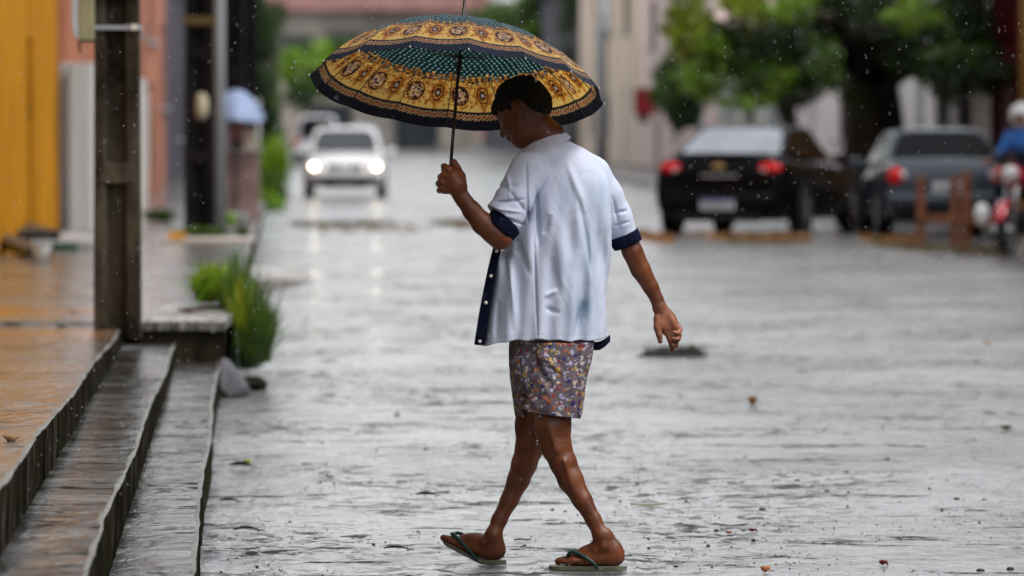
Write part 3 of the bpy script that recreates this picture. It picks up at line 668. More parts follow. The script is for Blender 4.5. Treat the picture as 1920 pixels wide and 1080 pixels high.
hf_.a = np.maximum(hf_.a + .003 + .0046 * vnoise(XX[..., 0] * 130, XX[..., 1] * 130, XX[..., 2] * 90, 5) + .0022 * vnoise(XX[..., 0] * 480, XX[..., 1] * 480, XX[..., 2] * 300, 6), (hl - z) * .8 + .0042 * vnoise(x * 300, y * 300, z * 20, 8) + .004 * vnoise(x * 90, y * 90, z * 20, 9)).astype(np.float32)
t = NT('hair'); t.set(base=t.ramp(t.noise(220, 3, (1, 1, .4)), [(.35, (.003, .003, .003)), (.60, (.012, .011, .010)), (.78, (.07, .065, .06))]), rough=.6, spec=.12, normal=t.bump(t.noise(300, 4, (1, 1, .35)), .9, .004)); M['hair'] = t.m
finish('hair', hf_, M['hair'], man, None, 0)
# ---- the shirt
def interp(z, tab, j):
    zs = [t_[0] for t_ in tab][::-1]; vs = [t_[j] for t_ in tab][::-1]; return np.interp(z, zs, vs)
def rows(F_, tab, n=2.4, k=.01):
    """tab: (py, left px, right px, depth centre, half depth) from top to bottom"""
    T = [(B(1000, r_[0])[2], B(r_[1], r_[0])[0], B(r_[2], r_[0])[0], YM + r_[3], r_[4]) for r_ in smooth_rows(tab)]
    zt, zb = T[0][0], T[-1][0]
    def fn(X):
        z = X[2]; xl, xr, yc, yh = (interp(z, T, j) for j in (1, 2, 3, 4)); cx, hx = (xl + xr) / 2, (xr - xl) / 2
        u = np.abs((X[0] - cx) / hx); v = np.abs((X[1] - yc) / yh)
        d = ((u ** n + v ** n) ** (1 / n) - 1) * np.minimum(hx, yh) * .9
        return np.maximum(d, np.maximum(z - zt, zb - z))
    lo = [min(t_[1] for t_ in T), min(t_[3] - t_[4] for t_ in T), zb]; hi = [max(t_[2] for t_ in T), max(t_[3] + t_[4] for t_ in T), zt]
    F_.un(fn, lo, hi, k)
hemx = [B(q, 640)[0] for q in (893, 912, 955, 1015, 1070, 1125, 1144)]; hemz = [B(900, q)[2] for q in (648, 647, 637, 634, 637, 636, 628)]
sf = Field([P(870, 0, YM).x, YM - .26, B(0, 660)[2]], [P(1215, 0, YM).x, YM + .26, B(0, 225)[2]], .0031)
rows(sf, [(262, 1000, 1062, .01, .055), (285, 975, 1098, .005, .085), (310, 964, 1124, 0, .10), (345, 962, 1143, 0, .115), (400, 962, 1145, 0, .125), (450, 946, 1142, 0, .128),
          (500, 930, 1140, 0, .13), (560, 914, 1139, 0, .135), (610, 903, 1141, 0, .14), (680, 888, 1145, 0, .145)], 2.2, .02)
sf.ell(B(1010, 300, -.05), (.075, .06, .035), Matrix.Rotation(R(-22), 3, 'Y'), k=.03); sf.ell(B(1090, 300, .05), (.075, .06, .035), Matrix.Rotation(R(30), 3, 'Y'), k=.03)
# sleeves
sf.chain([bl(991, 322, -.11, 37), bl(965, 372, -.15, 34), bl(945, 408, -.175, 33), bl(938, 424, -.18, 32)], k=.022)
sf.chain([bl(1108, 330, .07, 38), bl(1134, 366, .095, 32), bl(1155, 408, .112, 29), bl(1170, 444, .12, 28)], k=.02)
a0 = sf.a.copy()
X = sf.full(); x, y, z = np.broadcast_arrays(*X)
# cloth folds: long soft vertical ones down the back, drag folds at the sleeve
def px_x(q): return P(q, 400, YM).x
def pz(q): return B(1000, q)[2]
down = np.clip((pz(330) - z) / .25, 0, 1)
xc = (x - px_x(1060))
fold = .0050 * np.sin(xc * 62 + 3.0 * np.sin(z * 5.5) + y * 12) * down + .0030 * np.sin(xc * 118 - z * 7 + 1.3) * down
def crease(x0, y0, x1, y1, wd, amp):
    ax_, az, bx, bz = px_x(x0), pz(y0), px_x(x1), pz(y1); L = (bx - ax_) ** 2 + (bz - az) ** 2
    t_ = np.clip(((x - ax_) * (bx - ax_) + (z - az) * (bz - az)) / L, 0, 1)
    d_ = np.hypot(x - ax_ - t_ * (bx - ax_), z - az - t_ * (bz - az)); return amp * np.exp(-(d_ / wd) ** 2) * 1.7 * np.sin(np.pi * t_)
bk = (y < YM + .02)
for c_ in ((1005, 345, 1010, 470, .006, .006), (1000, 430, 1008, 640, .0035, .005), (1062, 300, 1098, 400, .012, -.006), (1078, 330, 1110, 520, .010, .005), (1120, 380, 1112, 610, .011, .006),
           (962, 430, 995, 520, .010, .006), (955, 480, 968, 620, .009, -.005), (1035, 480, 1050, 560, .012, .005), (1020, 575, 1050, 585, .008, .005), (1020, 555, 1045, 540, .008, -.005), (1090, 560, 1075, 640, .010, .006),
           (1030, 400, 1020, 440, .010, .005), (935, 560, 930, 640, .008, .005)): fold = fold + crease(*c_) * bk
slv = (x < px_x(992)) & (z > pz(455)) & (z < pz(300))
for c_ in ((925, 378, 985, 372, .0045, .009), (922, 398, 985, 420, .0040, .009), (930, 352, 975, 345, .006, .006), (935, 412, 975, 440, .0035, .006), (950, 320, 958, 372, .006, -.005), (920, 388, 980, 396, .0045, -.006), (945, 345, 990, 400, .006, .006)): fold = fold + crease(*c_) * slv
arm = crease(986, 300, 990, 420, .0045, .007) * (y < YM - .02); fold = fold + arm
rs_ = x > px_x(1140)
for c_ in ((1150, 400, 1180, 395, .005, .005), (1150, 425, 1185, 415, .004, .004), (1148, 365, 1165, 440, .005, .005)): fold = fold + crease(*c_) * rs_
fold = fold + .0012 * vnoise(x * 45, y * 45, z * 22, 12) + .0016 * np.maximum(0, vnoise(x * 38, y * 38, z * 60, 15)) ** 2 * np.clip((z - pz(640)) / .1, 0, 1) * .6
sf.a = sf.a + fold.astype(np.float32)
# underarm gap between body and right sleeve
inner = sf.a + .0065
hz = np.interp(x[:, 0, 0], hemx, hemz)[:, None, None] + .002 * np.sin(x * 90)
sf.a = np.maximum(sf.a, hz - z)
sf.a = np.maximum(sf.a, -np.maximum(inner, z - (hz + .06)))
del a0
# cut the sleeves off square to the arm
def cut(p0, d0, box):
    d0 = np.array(d0) / np.linalg.norm(d0); pl = (x - p0[0]) * d0[0] + (y - p0[1]) * d0[1] + (z - p0[2]) * d0[2]
    m_ = (x > box[0]) & (x < box[1]) & (z > box[2]) & (z < box[3]) & (y > box[4]) & (y < box[5]); sf.a[...] = np.where(m_, np.maximum(sf.a, pl), sf.a)
LA = B(936, 450, -.19) - B(960, 390, -.165); RA = B(1180, 460, .12) - B(1150, 390, .105)
cut(B(943, 410, -.175), LA + np.array([-.03, 0, .02]), (px_x(895), px_x(978), pz(470), pz(370), YM - .3, YM - .085))
cut(B(1168, 440, .12), RA, (px_x(1149), px_x(1220), pz(480), pz(400), 0, 99))
# collar
cf = Field([P(975, 0, YM).x, YM - .1, B(0, 290)[2]], [P(1085, 0, YM).x, YM + .14, B(0, 225)[2]], .0026)
def torus(X, c, n_, R1, R2, hgt, th):
    n_ = Vector(n_).normalized(); a = n_.orthogonal().normalized(); b = n_.cross(a)
    q = [X[i] - c[i] for i in range(3)]; u = sum(q[i] * a[i] for i in range(3)); v = sum(q[i] * b[i] for i in range(3)); w_ = sum(q[i] * n_[i] for i in range(3))
    r_ = np.sqrt(u * u + v * v); tar = R1 + (R2 - R1) * np.clip(-w_ / hgt + .5, 0, 1)
    return np.maximum(np.abs(r_ - tar) - th, np.abs(w_) - hgt / 2)
cc_ = B(1027, 264, .01); nn = (-.42, -.12, 1)
cf.un(lambda X: torus(X, cc_, nn, .056, .074, .040, .0035), cc_ - .1, cc_ + .1, .002)
t = NT('shirt_cloth'); at = t.n('ShaderNodeVertexColor', layer_name='Col')
t.set(base=at.outputs[0], rough=.75, spec=.25, normal=t.bump(t.noise(260, 3, (1, 1, 1)), .35, .0012, t.bump(t.noise(8, 5, (1.5, 1, .7), .55, 1.4), .42, .014))); M['shirt'] = t.m
def shirtcol(V):
    X_, Z_ = (V[:, 0]), V[:, 2]; c = np.tile(np.array([[.55, .59, .72]]), (len(V), 1))
    n1 = vnoise(X_ * 22, V[:, 1] * 22, Z_ * 12, 31); n2 = vnoise(X_ * 70, V[:, 1] * 70, Z_ * 45, 32)
    c *= (1 + .05 * n1 + .05 * n2)[:, None]
    def blot(px, py, rx, rz, col, a):
        g_ = a * np.exp(-(((X_ - px_x(px)) / (rx * PX)) ** 2 + ((Z_ - pz(py)) / (rz * PX)) ** 2)) * np.clip(.75 + .5 * n2 + .3 * n1, 0, 1.3)
        c[:] = c * (1 - g_[:, None]) + np.array(col) * g_[:, None]
    blot(1090, 578, 26, 38, (.16, .24, .34), .85); blot(1078, 620, 16, 16, (.25, .33, .42), .4); blot(1122, 375, 14, 60, (.28, .40, .52), .5); blot(1060, 370, 14, 45, (.34, .44, .60), .5)
    blot(1105, 460, 14, 90, (.34, .48, .58), .45); blot(1028, 375, 10, 20, (.36, .40, .56), .4); blot(1035, 462, 10, 16, (.42, .44, .60), .35); blot(1025, 525, 12, 12, (.42, .44, .62), .4); blot(1030, 600, 16, 10, (.44, .47, .6), .35); blot(1060, 505, 24, 30, (.36, .43, .56), .4); blot(1000, 400, 12, 20, (.38, .43, .58), .35); blot(1118, 545, 9, 40, (.34, .42, .54), .4); blot(980, 560, 14, 30, (.42, .47, .60), .3); blot(960, 632, 10, 8, (.35, .36, .42), .4)
    # stitched seams: side seam, armhole, hem
    seam = np.exp(-((X_ - px_x(1009) - .010 * np.sin(Z_ * 4)) / .0016) ** 2) * (Z_ < pz(440)) * (V[:, 1] < YM)
    c *= (1 - .30 * seam)[:, None]
    hz_ = np.interp(X_, hemx, hemz); c *= (1 - .22 * np.exp(-((Z_ - hz_ - .020) / .0015) ** 2))[:, None]
    return np.clip(c, 0, 1)
shirt = finish('shirt', sf, M['shirt'], man, shirtcol, 1)
col_ = finish('collar', cf, M['shirt'], man, lambda V: shirtcol(V) * .97, 1); col_.parent = shirt
M['navy'] = flat('navy_cloth', (.006, .008, .024), .9, .35, 60, bump=.3, spec=.08)
M['button'] = flat('button', (.72, .68, .60), .3, .05, 20)
def cuff(c, ax, r_, wd, rx=1.0):
    m = MB(); ax = Vector(ax).normalized(); a = ax.cross(Vector((0, 1, 0))).normalized(); b = ax.cross(a); rs = []
    for h_, k in ((wd * .5, .80), (wd * .49, .93), (wd * .44, .985), (wd * .2, 1.01), (-wd * .1, 1.015), (-wd * .42, 1.03), (-wd * .5, 1.0), (-wd * .48, .88)):
        rs.append([Vector(c) + ax * h_ + (a * math.cos(g_) * rx + b * math.sin(g_)) * r_ * k * (1 + .035 * math.sin(g_ * 3 + h_ * 40) + .02 * math.sin(g_ * 7)) for g_ in [2 * math.pi * i / 40 for i in range(40)]])
    m.rings(rs, cap=False); o = m.build('cuff', M['navy'], shirt, True); o.location = (0, 0, 0)
    for v_ in o.data.vertices: v_.co -= Vector(man.location)
    return o
lax = LA / np.linalg.norm(LA) + np.array([-.33, 0, .22])
cuff(B(941, 424, -.180), lax, 32.5 * PX, .046, 1.0); cuff(B(1173, 449, .12), RA, 28.5 * PX, .042)
# the open front edge: navy placket with pale buttons
m = MB(); pts = [(933, 462, -.10), (924, 500, -.10), (915, 545, -.09), (907, 590, -.08), (899, 646, -.07)]
def ip(v, j): return np.interp(v, [0, .22, .48, .72, 1], [q[j] for q in pts])
rs = []
for i in range(25):
    v = i / 24; p_ = B(ip(v, 0), ip(v, 1), ip(v, 2)); wd = (8 + 2 * v) * PX; q = .002 * math.sin(v * 19)
    rs.append([Vector(p_) + Vector((-wd, .012 + q, 0)), Vector(p_) + Vector((-wd * .9, -.002 + q, 0)), Vector(p_) + Vector((wd * .9, -.006, 0)), Vector(p_) + Vector((wd, .012, 0)), Vector(p_) + Vector((0, .06, 0))])
m.rings(rs); pk = m.build('placket', M['navy'], shirt, False, .0015)
for v_ in pk.data.vertices: v_.co -= Vector(man.location)
for v in (.05, .32, .60, .97):
    p_ = Vector(B(ip(v, 0), ip(v, 1), ip(v, 2))) + Vector((0, -.006, 0)) - Vector(man.location)
    MB().lathe([(0.001, .001), (.0045, .001), (.006, -.0005), (.006, -.003), (.0012, -.0035)], p_, 'Y', 14).build('button', M['button'], pk, True)
m = MB(); rs = []
for i in range(15):
    u = i / 14; p_ = B(1098 + 46 * u, 642 - 8 * u ** 2 + 8 * math.sin(u * 3.1), -.02 + .06 * u)
    rs.append([Vector(p_) + Vector((0, a_, b_)) for a_, b_ in ((-.02, .010), (-.03, -.004), (0, -.010 - .006 * math.sin(u * 3)), (.03, 0), (.02, .012))])
m.rings(rs); hl0 = m.build('hem_lining', M['navy'], shirt, True)
for v_ in hl0.data.vertices: v_.co -= Vector(man.location)
# ---- shorts
pf = Field([P(935, 0, YM).x, YM - .24, B(0, 800)[2]], [P(1130, 0, YM).x, YM + .24, B(0, 610)[2]], .0028)
rows(pf, [(612, 958, 1116, .0, .115), (660, 955, 1111, .0, .125), (700, 958, 1100, -.01, .12), (735, 972, 1092, -.03, .09)], 2.3, .02)
rows(pf, [(640, 962, 1060, .05, .09), (700, 954, 1056, .06, .09), (740, 958, 1050, .075, .085), (800, 966, 1046, .09, .08)], 2.3, .02)
rows(pf, [(640, 990, 1114, -.05, .09), (700, 986, 1104, -.07, .09), (740, 985, 1096, -.08, .09), (800, 984, 1083, -.09, .09)], 2.5, .006)
b0 = pf.a.copy(); X = pf.full(); x, y, z = np.broadcast_arrays(*X)
fo = .0035 * np.sin((x - px_x(1020)) * 70 + z * 16) * np.clip((pz(650) - z) / .1, 0, 1)
for c_ in ((985, 640, 1045, 745, .010, .008), (1010, 660, 1060, 700, .008, -.005), (965, 700, 1000, 770, .010, .006), (1083, 600, 1082, 830, .0075, .006), (1095, 680, 1088, 780, .005, .004), (990, 765, 1030, 770, .006, .004)): fo = fo + crease(*c_) * (y < YM + .03)
pf.a = pf.a + (fo + .001 * vnoise(x * 80, y * 80, z * 60, 14)).astype(np.float32)
b1 = pf.a.copy()
hzp = np.where(y > YM + .015, pz(783), np.interp(x, [px_x(988), px_x(1075), px_x(1090)], [pz(768), pz(780), pz(783)]))
pf.a = np.maximum(pf.a, hzp - z); pf.a = np.maximum(pf.a, -np.maximum(b1 + .0055, z - (hzp + .07))).astype(np.float32)
FL = []
g = np.random.default_rng(44)
pc = [(.42, .13, .04), (.035, .03, .14), (.50, .44, .52), (.45, .30, .08), (.20, .03, .03), (.52, .44, .46), (.36, .36, .52), (.02, .010, .015)]
def shortcol(V):
    u = np.arctan2(V[:, 1] - YM, V[:, 0] - px_x(1030)) * .13; v = V[:, 2]; c = np.tile(np.array([[.125, .102, .116]]), (len(V), 1))
    c *= (1 + .12 * vnoise(u * 90, 0 * u, v * 90, 3))[:, None]
    i = 0
    for cu in np.arange(-.41, .41, .021):
        for cv in np.arange(pz(795), pz(610), .021):
            a_, b_ = cu + g.uniform(-.008, .008), cv + g.uniform(-.008, .008); m0 = (np.abs(u - a_) < .018) & (np.abs(v - b_) < .018)
            idx = np.where(m0)[0]
            if len(idx) == 0: continue
            uu, vv = u[idx] - a_, v[idx] - b_; k1, k2 = pc[g.integers(0, 7)], pc[g.integers(0, 7)]
            for q in range(g.integers(4, 7)):
                th = g.random() * 6.28; d = g.uniform(.002, .008); rr = g.uniform(.0022, .0046)
                h_ = np.hypot(uu - d * math.cos(th), vv - d * math.sin(th)) < rr; c[idx[h_]] = k1 if q % 3 else k2
            h_ = np.hypot(uu, vv) < .0018; c[idx[h_]] = pc[7] if g.random() < .6 else pc[3]
    hd_ = np.abs(V[:, 2] - (pz(783) + .024)) < .0012; c[hd_] *= .6
    return c
t = NT('printed_cotton'); at = t.n('ShaderNodeVertexColor', layer_name='Col'); t.set(base=at.outputs[0], rough=.8, spec=.2, normal=t.bump(t.noise(250, 3), .4, .0012))
finish('shorts', pf, t.m, man, shortcol, 1); del b0, sf, pf

# ---------------------------------------------------------------- the umbrella
UC = Vector(P(857, 167, YM - .10)); UT = Vector(P(871.5, -30, YM - .02)); UB = Vector(P(842, 352, LH + YM + .018))
ax = (Vector(P(866, 38, 0 + YM - .04)) - Vector(P(845, 305, YM - .175))); ax.normalize()
ang = R(15.4); ax = Vector((.078, math.sin(ang), math.cos(ang))).normalized()
e1 = Vector((1, 0, 0)); e1 = (e1 - ax * e1.dot(ax)).normalized(); e2 = ax.cross(e1).normalized()
UR, UH = .492, .232; RS = (UR * UR + UH * UH) / (2 * UH)
umb = thing('umbrella', 'open umbrella printed with gold medallions, green dots and a black rim, held over the man', 'umbrella', UC)
NR = 16; OFF = R(5)
def dome(rho, th, dz=0):
    ph = ((th - OFF) % (2 * math.pi / NR)) - math.pi / NR; rim = np.cos(math.pi / NR) / np.cos(ph)
    k = 1 - (1 - rim) * np.clip(rho / UR, 0, 1); rr_ = rho * k; hgt = np.sqrt(np.maximum(RS * RS - (rho) ** 2, 0)) - (RS - UH) - .012 * (1 - (np.abs(ph) / (math.pi / NR)) ** 2) * (rho / UR) * (1 - .3 * rho / UR)
    return rr_, hgt + dz
nu, nv = NR * 44, 150
th = np.linspace(0, 2 * math.pi, nu, endpoint=False) + OFF; rho = np.linspace(.004, 1, nv) * UR
TH_, RH_ = np.meshgrid(th, rho, indexing='ij'); rr2, hh = dome(RH_, TH_)
A1, A2, AX = np.array(e1), np.array(e2), np.array(ax)
V = (rr2 * np.cos(TH_))[..., None] * A1 + (rr2 * np.sin(TH_))[..., None] * A2 + hh[..., None] * AX
i_, j_ = np.meshgrid(np.arange(nu), np.arange(nv - 1), indexing='ij'); i2 = (i_ + 1) % nu
Fq = np.stack([i_ * nv + j_, i_ * nv + j_ + 1, i2 * nv + j_ + 1, i2 * nv + j_], -1).reshape(-1, 4)
me = npmesh(V.reshape(-1, 3), Fq)
# the print
vv = RH_ / UR; arc = (TH_ - OFF) * UR
Cc = np.zeros(V.shape); yel = np.array([.70, .45, .11]); org = np.array([.40, .14, .015]); brn = np.array([.07, .020, .006]); blk = np.array([.008, .007, .009])
Cc[:] = yel
# dotted field
dx = .0200; s_ = RH_ * 1.0; ncol = 96
row = np.floor(RH_ / (dx * .60)); nper = np.maximum(6, np.round(2 * np.pi * (row + .5) * dx * .60 / dx)); fa = ((TH_ / (2 * np.pi) * nper) + .5 * (row % 2)) % 1 - .5
dr = ((RH_ / (dx * .60)) % 1 - .5) * dx * .60; da = fa * 2 * np.pi * RH_ / nper; dd = np.hypot(dr, da)
dots = np.where((dd < .0046)[..., None], np.array([.08, .19, .18]), np.array([.004, .018, .017])); dots = np.where((dd < .0022)[..., None], np.array([.30, .46, .46]), dots)
Cc = np.where((vv < .715)[..., None], dots, Cc)
gx = vnoise(np.cos(TH_) * RH_ * 130, np.sin(TH_) * RH_ * 130, 0, 51); gy = vnoise(np.cos(TH_) * RH_ * 300, np.sin(TH_) * RH_ * 300, 0, 52)
# garland between dots and medallions
gar = (np.abs(vv - .70 - .018 * np.cos(TH_ * 32)) < .035) & (gy > -.15); Cc = np.where(gar[..., None], np.where((gy > .45)[..., None], np.array([.75, .50, .16]), np.where((gx > .2)[..., None], org * .8, brn)), Cc)
# medallions, alternately round shield and rosette
k = np.round(TH_ / (2 * np.pi / 32)); dth = (TH_ - k * 2 * np.pi / 32); mx = dth * RH_; big_ = (k % 2 == 0)
my = RH_ - np.where(big_, .808, .800) * UR; rad = np.hypot(mx, my * np.where(big_, .95, .72)) / 1.16; phi = np.arctan2(my, mx)
def put(mask, col):
    global Cc; Cc = np.where(mask[..., None], col, Cc)
zone = (vv > .66) & (vv < .905)
scal = .0345 + .0018 * np.cos(phi * 14)
put(zone & big_ & (rad < scal), org * .85); put(zone & big_ & (np.abs(rad - .0300) < .0022) & (np.cos(phi * 22) > -.1), np.array([.85, .50, .12])); put(zone & big_ & (rad < .026), brn)
put(zone & big_ & (rad < .022) & (gy > .1), np.array([.60, .34, .10])); put(zone & big_ & (rad < .022) & (gx > .55), blk)
put(zone & big_ & (np.abs(rad - .0125 - .003 * np.cos(phi * 5)) < .0016), np.array([.62, .42, .30])); put(zone & big_ & (rad < .0045), np.array([.55, .35, .28]))
pet = .0275 + .0035 * np.cos(phi * 8)
put(zone & ~big_ & (rad < pet), org); put(zone & ~big_ & (rad < pet) & (gy > .5), np.array([.75, .38, .05])); put(zone & ~big_ & (np.abs(rad - .016) < .0018), brn); put(zone & ~big_ & (rad < .010), brn * .7); put(zone & ~big_ & (rad < .0042), np.array([.45, .38, .32]))
leafz = zone & (vv > .835) & (vv < .885) & (rad > .030) & (rad < .046) & (gy > .35); put(leafz, org * .8)
side = zone & (vv < .80) & (rad > .030) & (gy + gx * .5 > -.05); put(side, org * .75); put(side & (gy > .7), np.array([.78, .46, .10]))
# striped border
put(vv > .905, blk); kk = np.cos(TH_ * 210)
for lo_, hi_ in ((.916, .930), (.938, .952)): put((vv > lo_) & (vv < hi_) & (kk * np.sin((vv - lo_) / (hi_ - lo_) * 6.28 + .8) > -.1), np.array([.46, .29, .12]))
put((np.abs(vv - .910) < .0022), np.array([.45, .25, .05])); put((np.abs(vv - .934) < .0012), np.array([.30, .06, .02])); put((np.abs(vv - .957) < .0015), np.array([.3, .17, .06]))
colattr(me, Cc.reshape(-1, 3)); t = NT('umbrella_cloth'); at = t.n('ShaderNodeVertexColor', layer_name='Col')
top = t.mix(.35, at.outputs[0], (.22, .33, .50)); tr = t.n('ShaderNodeBsdfTranslucent'); mx_ = t.n('ShaderNodeMixShader'); mx_.inputs[0].default_value = .50
t.set(base=t.mix(.10, at.outputs[0], (.05, .12, .30)), rough=.5, spec=.15); hsn = t.n('ShaderNodeHueSaturation'); hsn.inputs['Saturation'].default_value = 1.0; t.l(at.outputs[0], hsn.inputs['Color'])  # blue tint puts the sky's sheen into the cloth colour
t.l(hsn.outputs[0], tr.inputs[0]); t.l(t.b.outputs[0], mx_.inputs[1]); t.l(tr.outputs[0], mx_.inputs[2]); t.l(mx_.outputs[0], t.out.inputs[0])
link('canopy', me, t.m, umb, True)
M['steel'] = flat('dark_steel', (.03, .028, .027), .3, .3, 40, metal=.6); M['wire'] = flat('wire', (.10, .10, .10), .35, .2, 40, metal=.8)
sh = MB().tube([Vector(UB) - UC, (Vector(P(848.5, 265, YM - .165)) - UC), ax * (UH + .004)], [.0058, .0054, .0050], 12); sh.build('shaft', M['steel'], umb, True)
MB().tube([ax * (UH - .002), ax * (UH + .012), ax * (UH + .016), ax * (UH + .12), ax * (UH + .135)], [.011, .009, .0055, .0042, .002], 12).build('ferrule', M['steel'], umb, True)
MB().tube([ax * (UH - .17), ax * (UH - .125), ax * (UH - .12)], [.0095, .0095, .012], 12).build('runner', M['steel'], umb, True)
hb = Vector(UB) - UC; MB().tube([hb + Vector((0, 0, .07)), hb + Vector((0, 0, .01)), hb - Vector((-.001, 0, .006))], [.0085, .0095, .008], 12).build('handle', flat('handle', (.02, .015, .012), .4, .2, 20), umb, True)
for i in range(NR):
    t0 = OFF + 2 * math.pi * i / NR
    def dp(r_, dz=-.0035):
        a_, h_ = dome(np.array(r_), np.array(t0 + 1e-4)); return e1 * float(a_ * math.cos(t0)) + e2 * float(a_ * math.sin(t0)) + ax * float(h_ + dz)
    rb = MB().tube([dp(UR * q) for q in (.02, .2, .4, .6, .8, 1.0)], .0016, 6).build('rib', M['wire'], umb, True)
    MB().tube([ax * (UH - .122) + (dp(.1) - ax * dp(.1).dot(ax)) * .1, dp(UR * .5, -.004)], .0013, 6).build('stretcher', M['wire'], rb, True)
    MB().lathe([(.0005, -.003), (.0018, -.002), (.0020, .002), (.0008, .005)], dp(UR * 1.004, 0), 'Z', 10).build('rib_tip', M['button'], rb, True)
# ---------------------------------------------------------------- poles
M['pole'] = stained('pole_concrete', (.088, .073, .054), (.006, .005, .003), .5, 7, (.36, .54))
M['poledk'] = stained('pole_dark', (.018, .016, .018), (.004, .004, .004), .5, 4, (.35, .6))
M['polegr'] = stained('pole_grey', (.33, .35, .37), (.15, .15, .16), .5, 3)
def dtpole(name, label, x, Y, z, wd, H_, mat, group=None, rz=0.0, band=None):
    """double-T concrete pole: flanges left and right, recessed web with cross ribs"""
    o = thing(name, label, 'pole', (x, Y, z - .05), rz, group)
    m = MB(); dp_ = wd * .8
    def sec(k): return [Vector((a * wd / 2 * k, b * dp_ / 2 * k, 0)) for a, b in ((-1, -1), (-.48, -1), (-.40, -.35), (.36, -.35), (.44, -1), (1, -1), (1, 1), (.44, 1), (.36, .35), (-.40, .35), (-.48, 1), (-1, 1))]
    m.rings([[v + Vector((0, 0, h_)) for v in sec(1 - .028 * h_)] for h_ in np.linspace(0, H_, 30)]); m.build('pole_shaft', mat, o, False, .004)
    for h_ in np.arange(.9, H_ - .3, 1.15):
        k = 1 - .028 * h_; MB().box((0, -dp_ * .36 * k, h_), (wd * .80 * k, dp_ * .34 * k, .11)).build('cross_rib', mat, o, False, .004)
    return o
b = P(221, 620, 30.9)
pl = dtpole('utility_pole', 'nearest weathered square concrete pole with a grey box at its top, beside the steps', b.x, 30.9, h0(30.9), .250, 7.5, M['pole'], 'poles on the left pavement')
zb = P(221, 52, 30.9).z
MB().box((0, 0, zb - h0(30.9) + .05), (.262, .215, .022)).build('metal_band', M['polegr'], pl)
MB().box((.10, -.106, zb - h0(30.9) + .052), (.035, .02, .03)).build('band_buckle', M['button'], pl)
q = MB(); q.box((0, -.02, P(221, 0, 30.9).z - h0(30.9) + .05 + .32), (.256, .19, .62)); q.build('dark_wrap', M['poledk'], pl)
mb_ = thing('meter_box', 'olive and grey electricity box hung on the left side of the nearest pole', 'meter box', P(160, 40, 30.8))
MB().box((.008, 0, .12), (.085, .16, .46)).build('box_door', flat('olive_enamel', (.27, .26, .15), .4, .15, 6), mb_, False, .008)
x0_ = P(136, 40, 30.8).x - mb_.location.x
MB().prism([(-.035, .36), (-.035, -.085), (-.028, -.105), (-.055, -.085), (-.068, -.03), (-.072, .36)], -.08, .08).build('box_cover', flat('grey_plastic', (.42, .45, .48), .35, .1, 6), mb_, False, .005)
MB().box((.012, -.01, -.108), (.09, .14, .012)).tube([(-.03, 0, -.11), (-.032, 0, -.15), (-.026, 0, -.17)], .006, 6).build('box_bracket', M['steel'], mb_)
pts = [Vector((-.02, -.05, -.10)), Vector((-.055, -.06, .02)), Vector((-.066, -.06, .2)), Vector((-.06, -.05, .4))]
MB().tube(pts, .006, 6).build('cable', M['steel'], mb_)
b = P(375, 430, 63); p2 = dtpole('utility_pole', 'second pole up the left pavement, black and thick, with a beige bag tied to it', b.x, 63, h0(63), .34, 8, M['poledk'], 'poles on the left pavement')
bag = MB(); bg_c = P(378, 200, 62.7)
rock('hanging_bag', bg_c, (.09, .09, .17), flat('sacking', (.36, .33, .24), .8, .25, 8, bump=.3), 'beige cloth bag hung on the second, black pole', 'bag', 31)
MB().box((0, 0, P(0, 30, 63).z - h0(63)), (.36, .3, .10)).build('metal_band', flat('ochre_band', (.09, .06, .02), .5), p2)
o = thing('steel_pole', 'thin pale grey steel pole just right of the second, black pole', 'pole', (P(411, 400, 64).x, 64, h0(64) - .05)); MB().lathe([(.075, 0), (.065, 3), (.055, 7)], (0, 0, 0), 'Z', 16).build('tube', M['polegr'], o, True); MB().lathe([(.11, 0), (.11, .04), (.08, .06)], (0, 0, 0), 'Z', 16).build('base_collar', M['polegr'], o, True)
b = P(440, 385, 82); dtpole('utility_pole', 'third dark pole on the left pavement, just behind the pale blue parasol', b.x, 82, h0(82), .30, 8, M['poledk'], 'poles on the left pavement')
b = P(468, 370, 97); dtpole('utility_pole', 'fourth dark pole on the left pavement', b.x, 97, h0(97), .26, 8, M['poledk'], 'poles on the left pavement')
# street light pole on the right, far down
o = thing('steel_pole', 'tall pale grey pole in front of the pink houses down the right side', 'pole', (P(1128, 285, 190).x, 190, .15)); MB().lathe([(.20, 0), (.18, 4), (.14, 11)], (0, 0, 0), 'Z', 14).build('tube', M['polegr'], o, True)
MB().box((.12, -.02, 5.3), (.42, .3, 1.7)).build('pole_box', flat('pale_box', (.6, .62, .63), .4), o, False, .03)
# parasol with goods under it, between the dark poles
pc_ = P(442, 210, 76); o = thing('parasol', 'pale blue drooping parasol among the dark poles on the left pavement', 'parasol', (pc_.x, 76, h0(76)))
m = MB(); rs = []; zt = P(0, 168, 76).z - h0(76)
for r_, dz in ((.01, 0), (.12, -.03), (.26, -.14), (.36, -.30), (.39, -.40)):
    rs.append([Vector((r_ * math.cos(2 * math.pi * k / 8), r_ * math.sin(2 * math.pi * k / 8), zt + dz - (.05 if k % 2 else 0) * r_ * 2)) for k in range(8)])
m.rings(rs, cap=False); m.build('parasol_canopy', flat('pale_blue', (.22, .28, .42), .6, .25, 5), o)
MB().tube([(0, 0, 0), (0, 0, zt)], .02, 8).build('parasol_pole', M['steel'], o); MB().lathe([(.18, 0), (.18, .06), (.04, .1)], (0, 0, 0), 'Z', 16).build('parasol_base', M['polegr'], o)
o = thing('vendor_stall', 'small stall of pink and brown goods under the pale blue parasol', 'stall', (pc_.x + .02, 76.3, h0(76)))
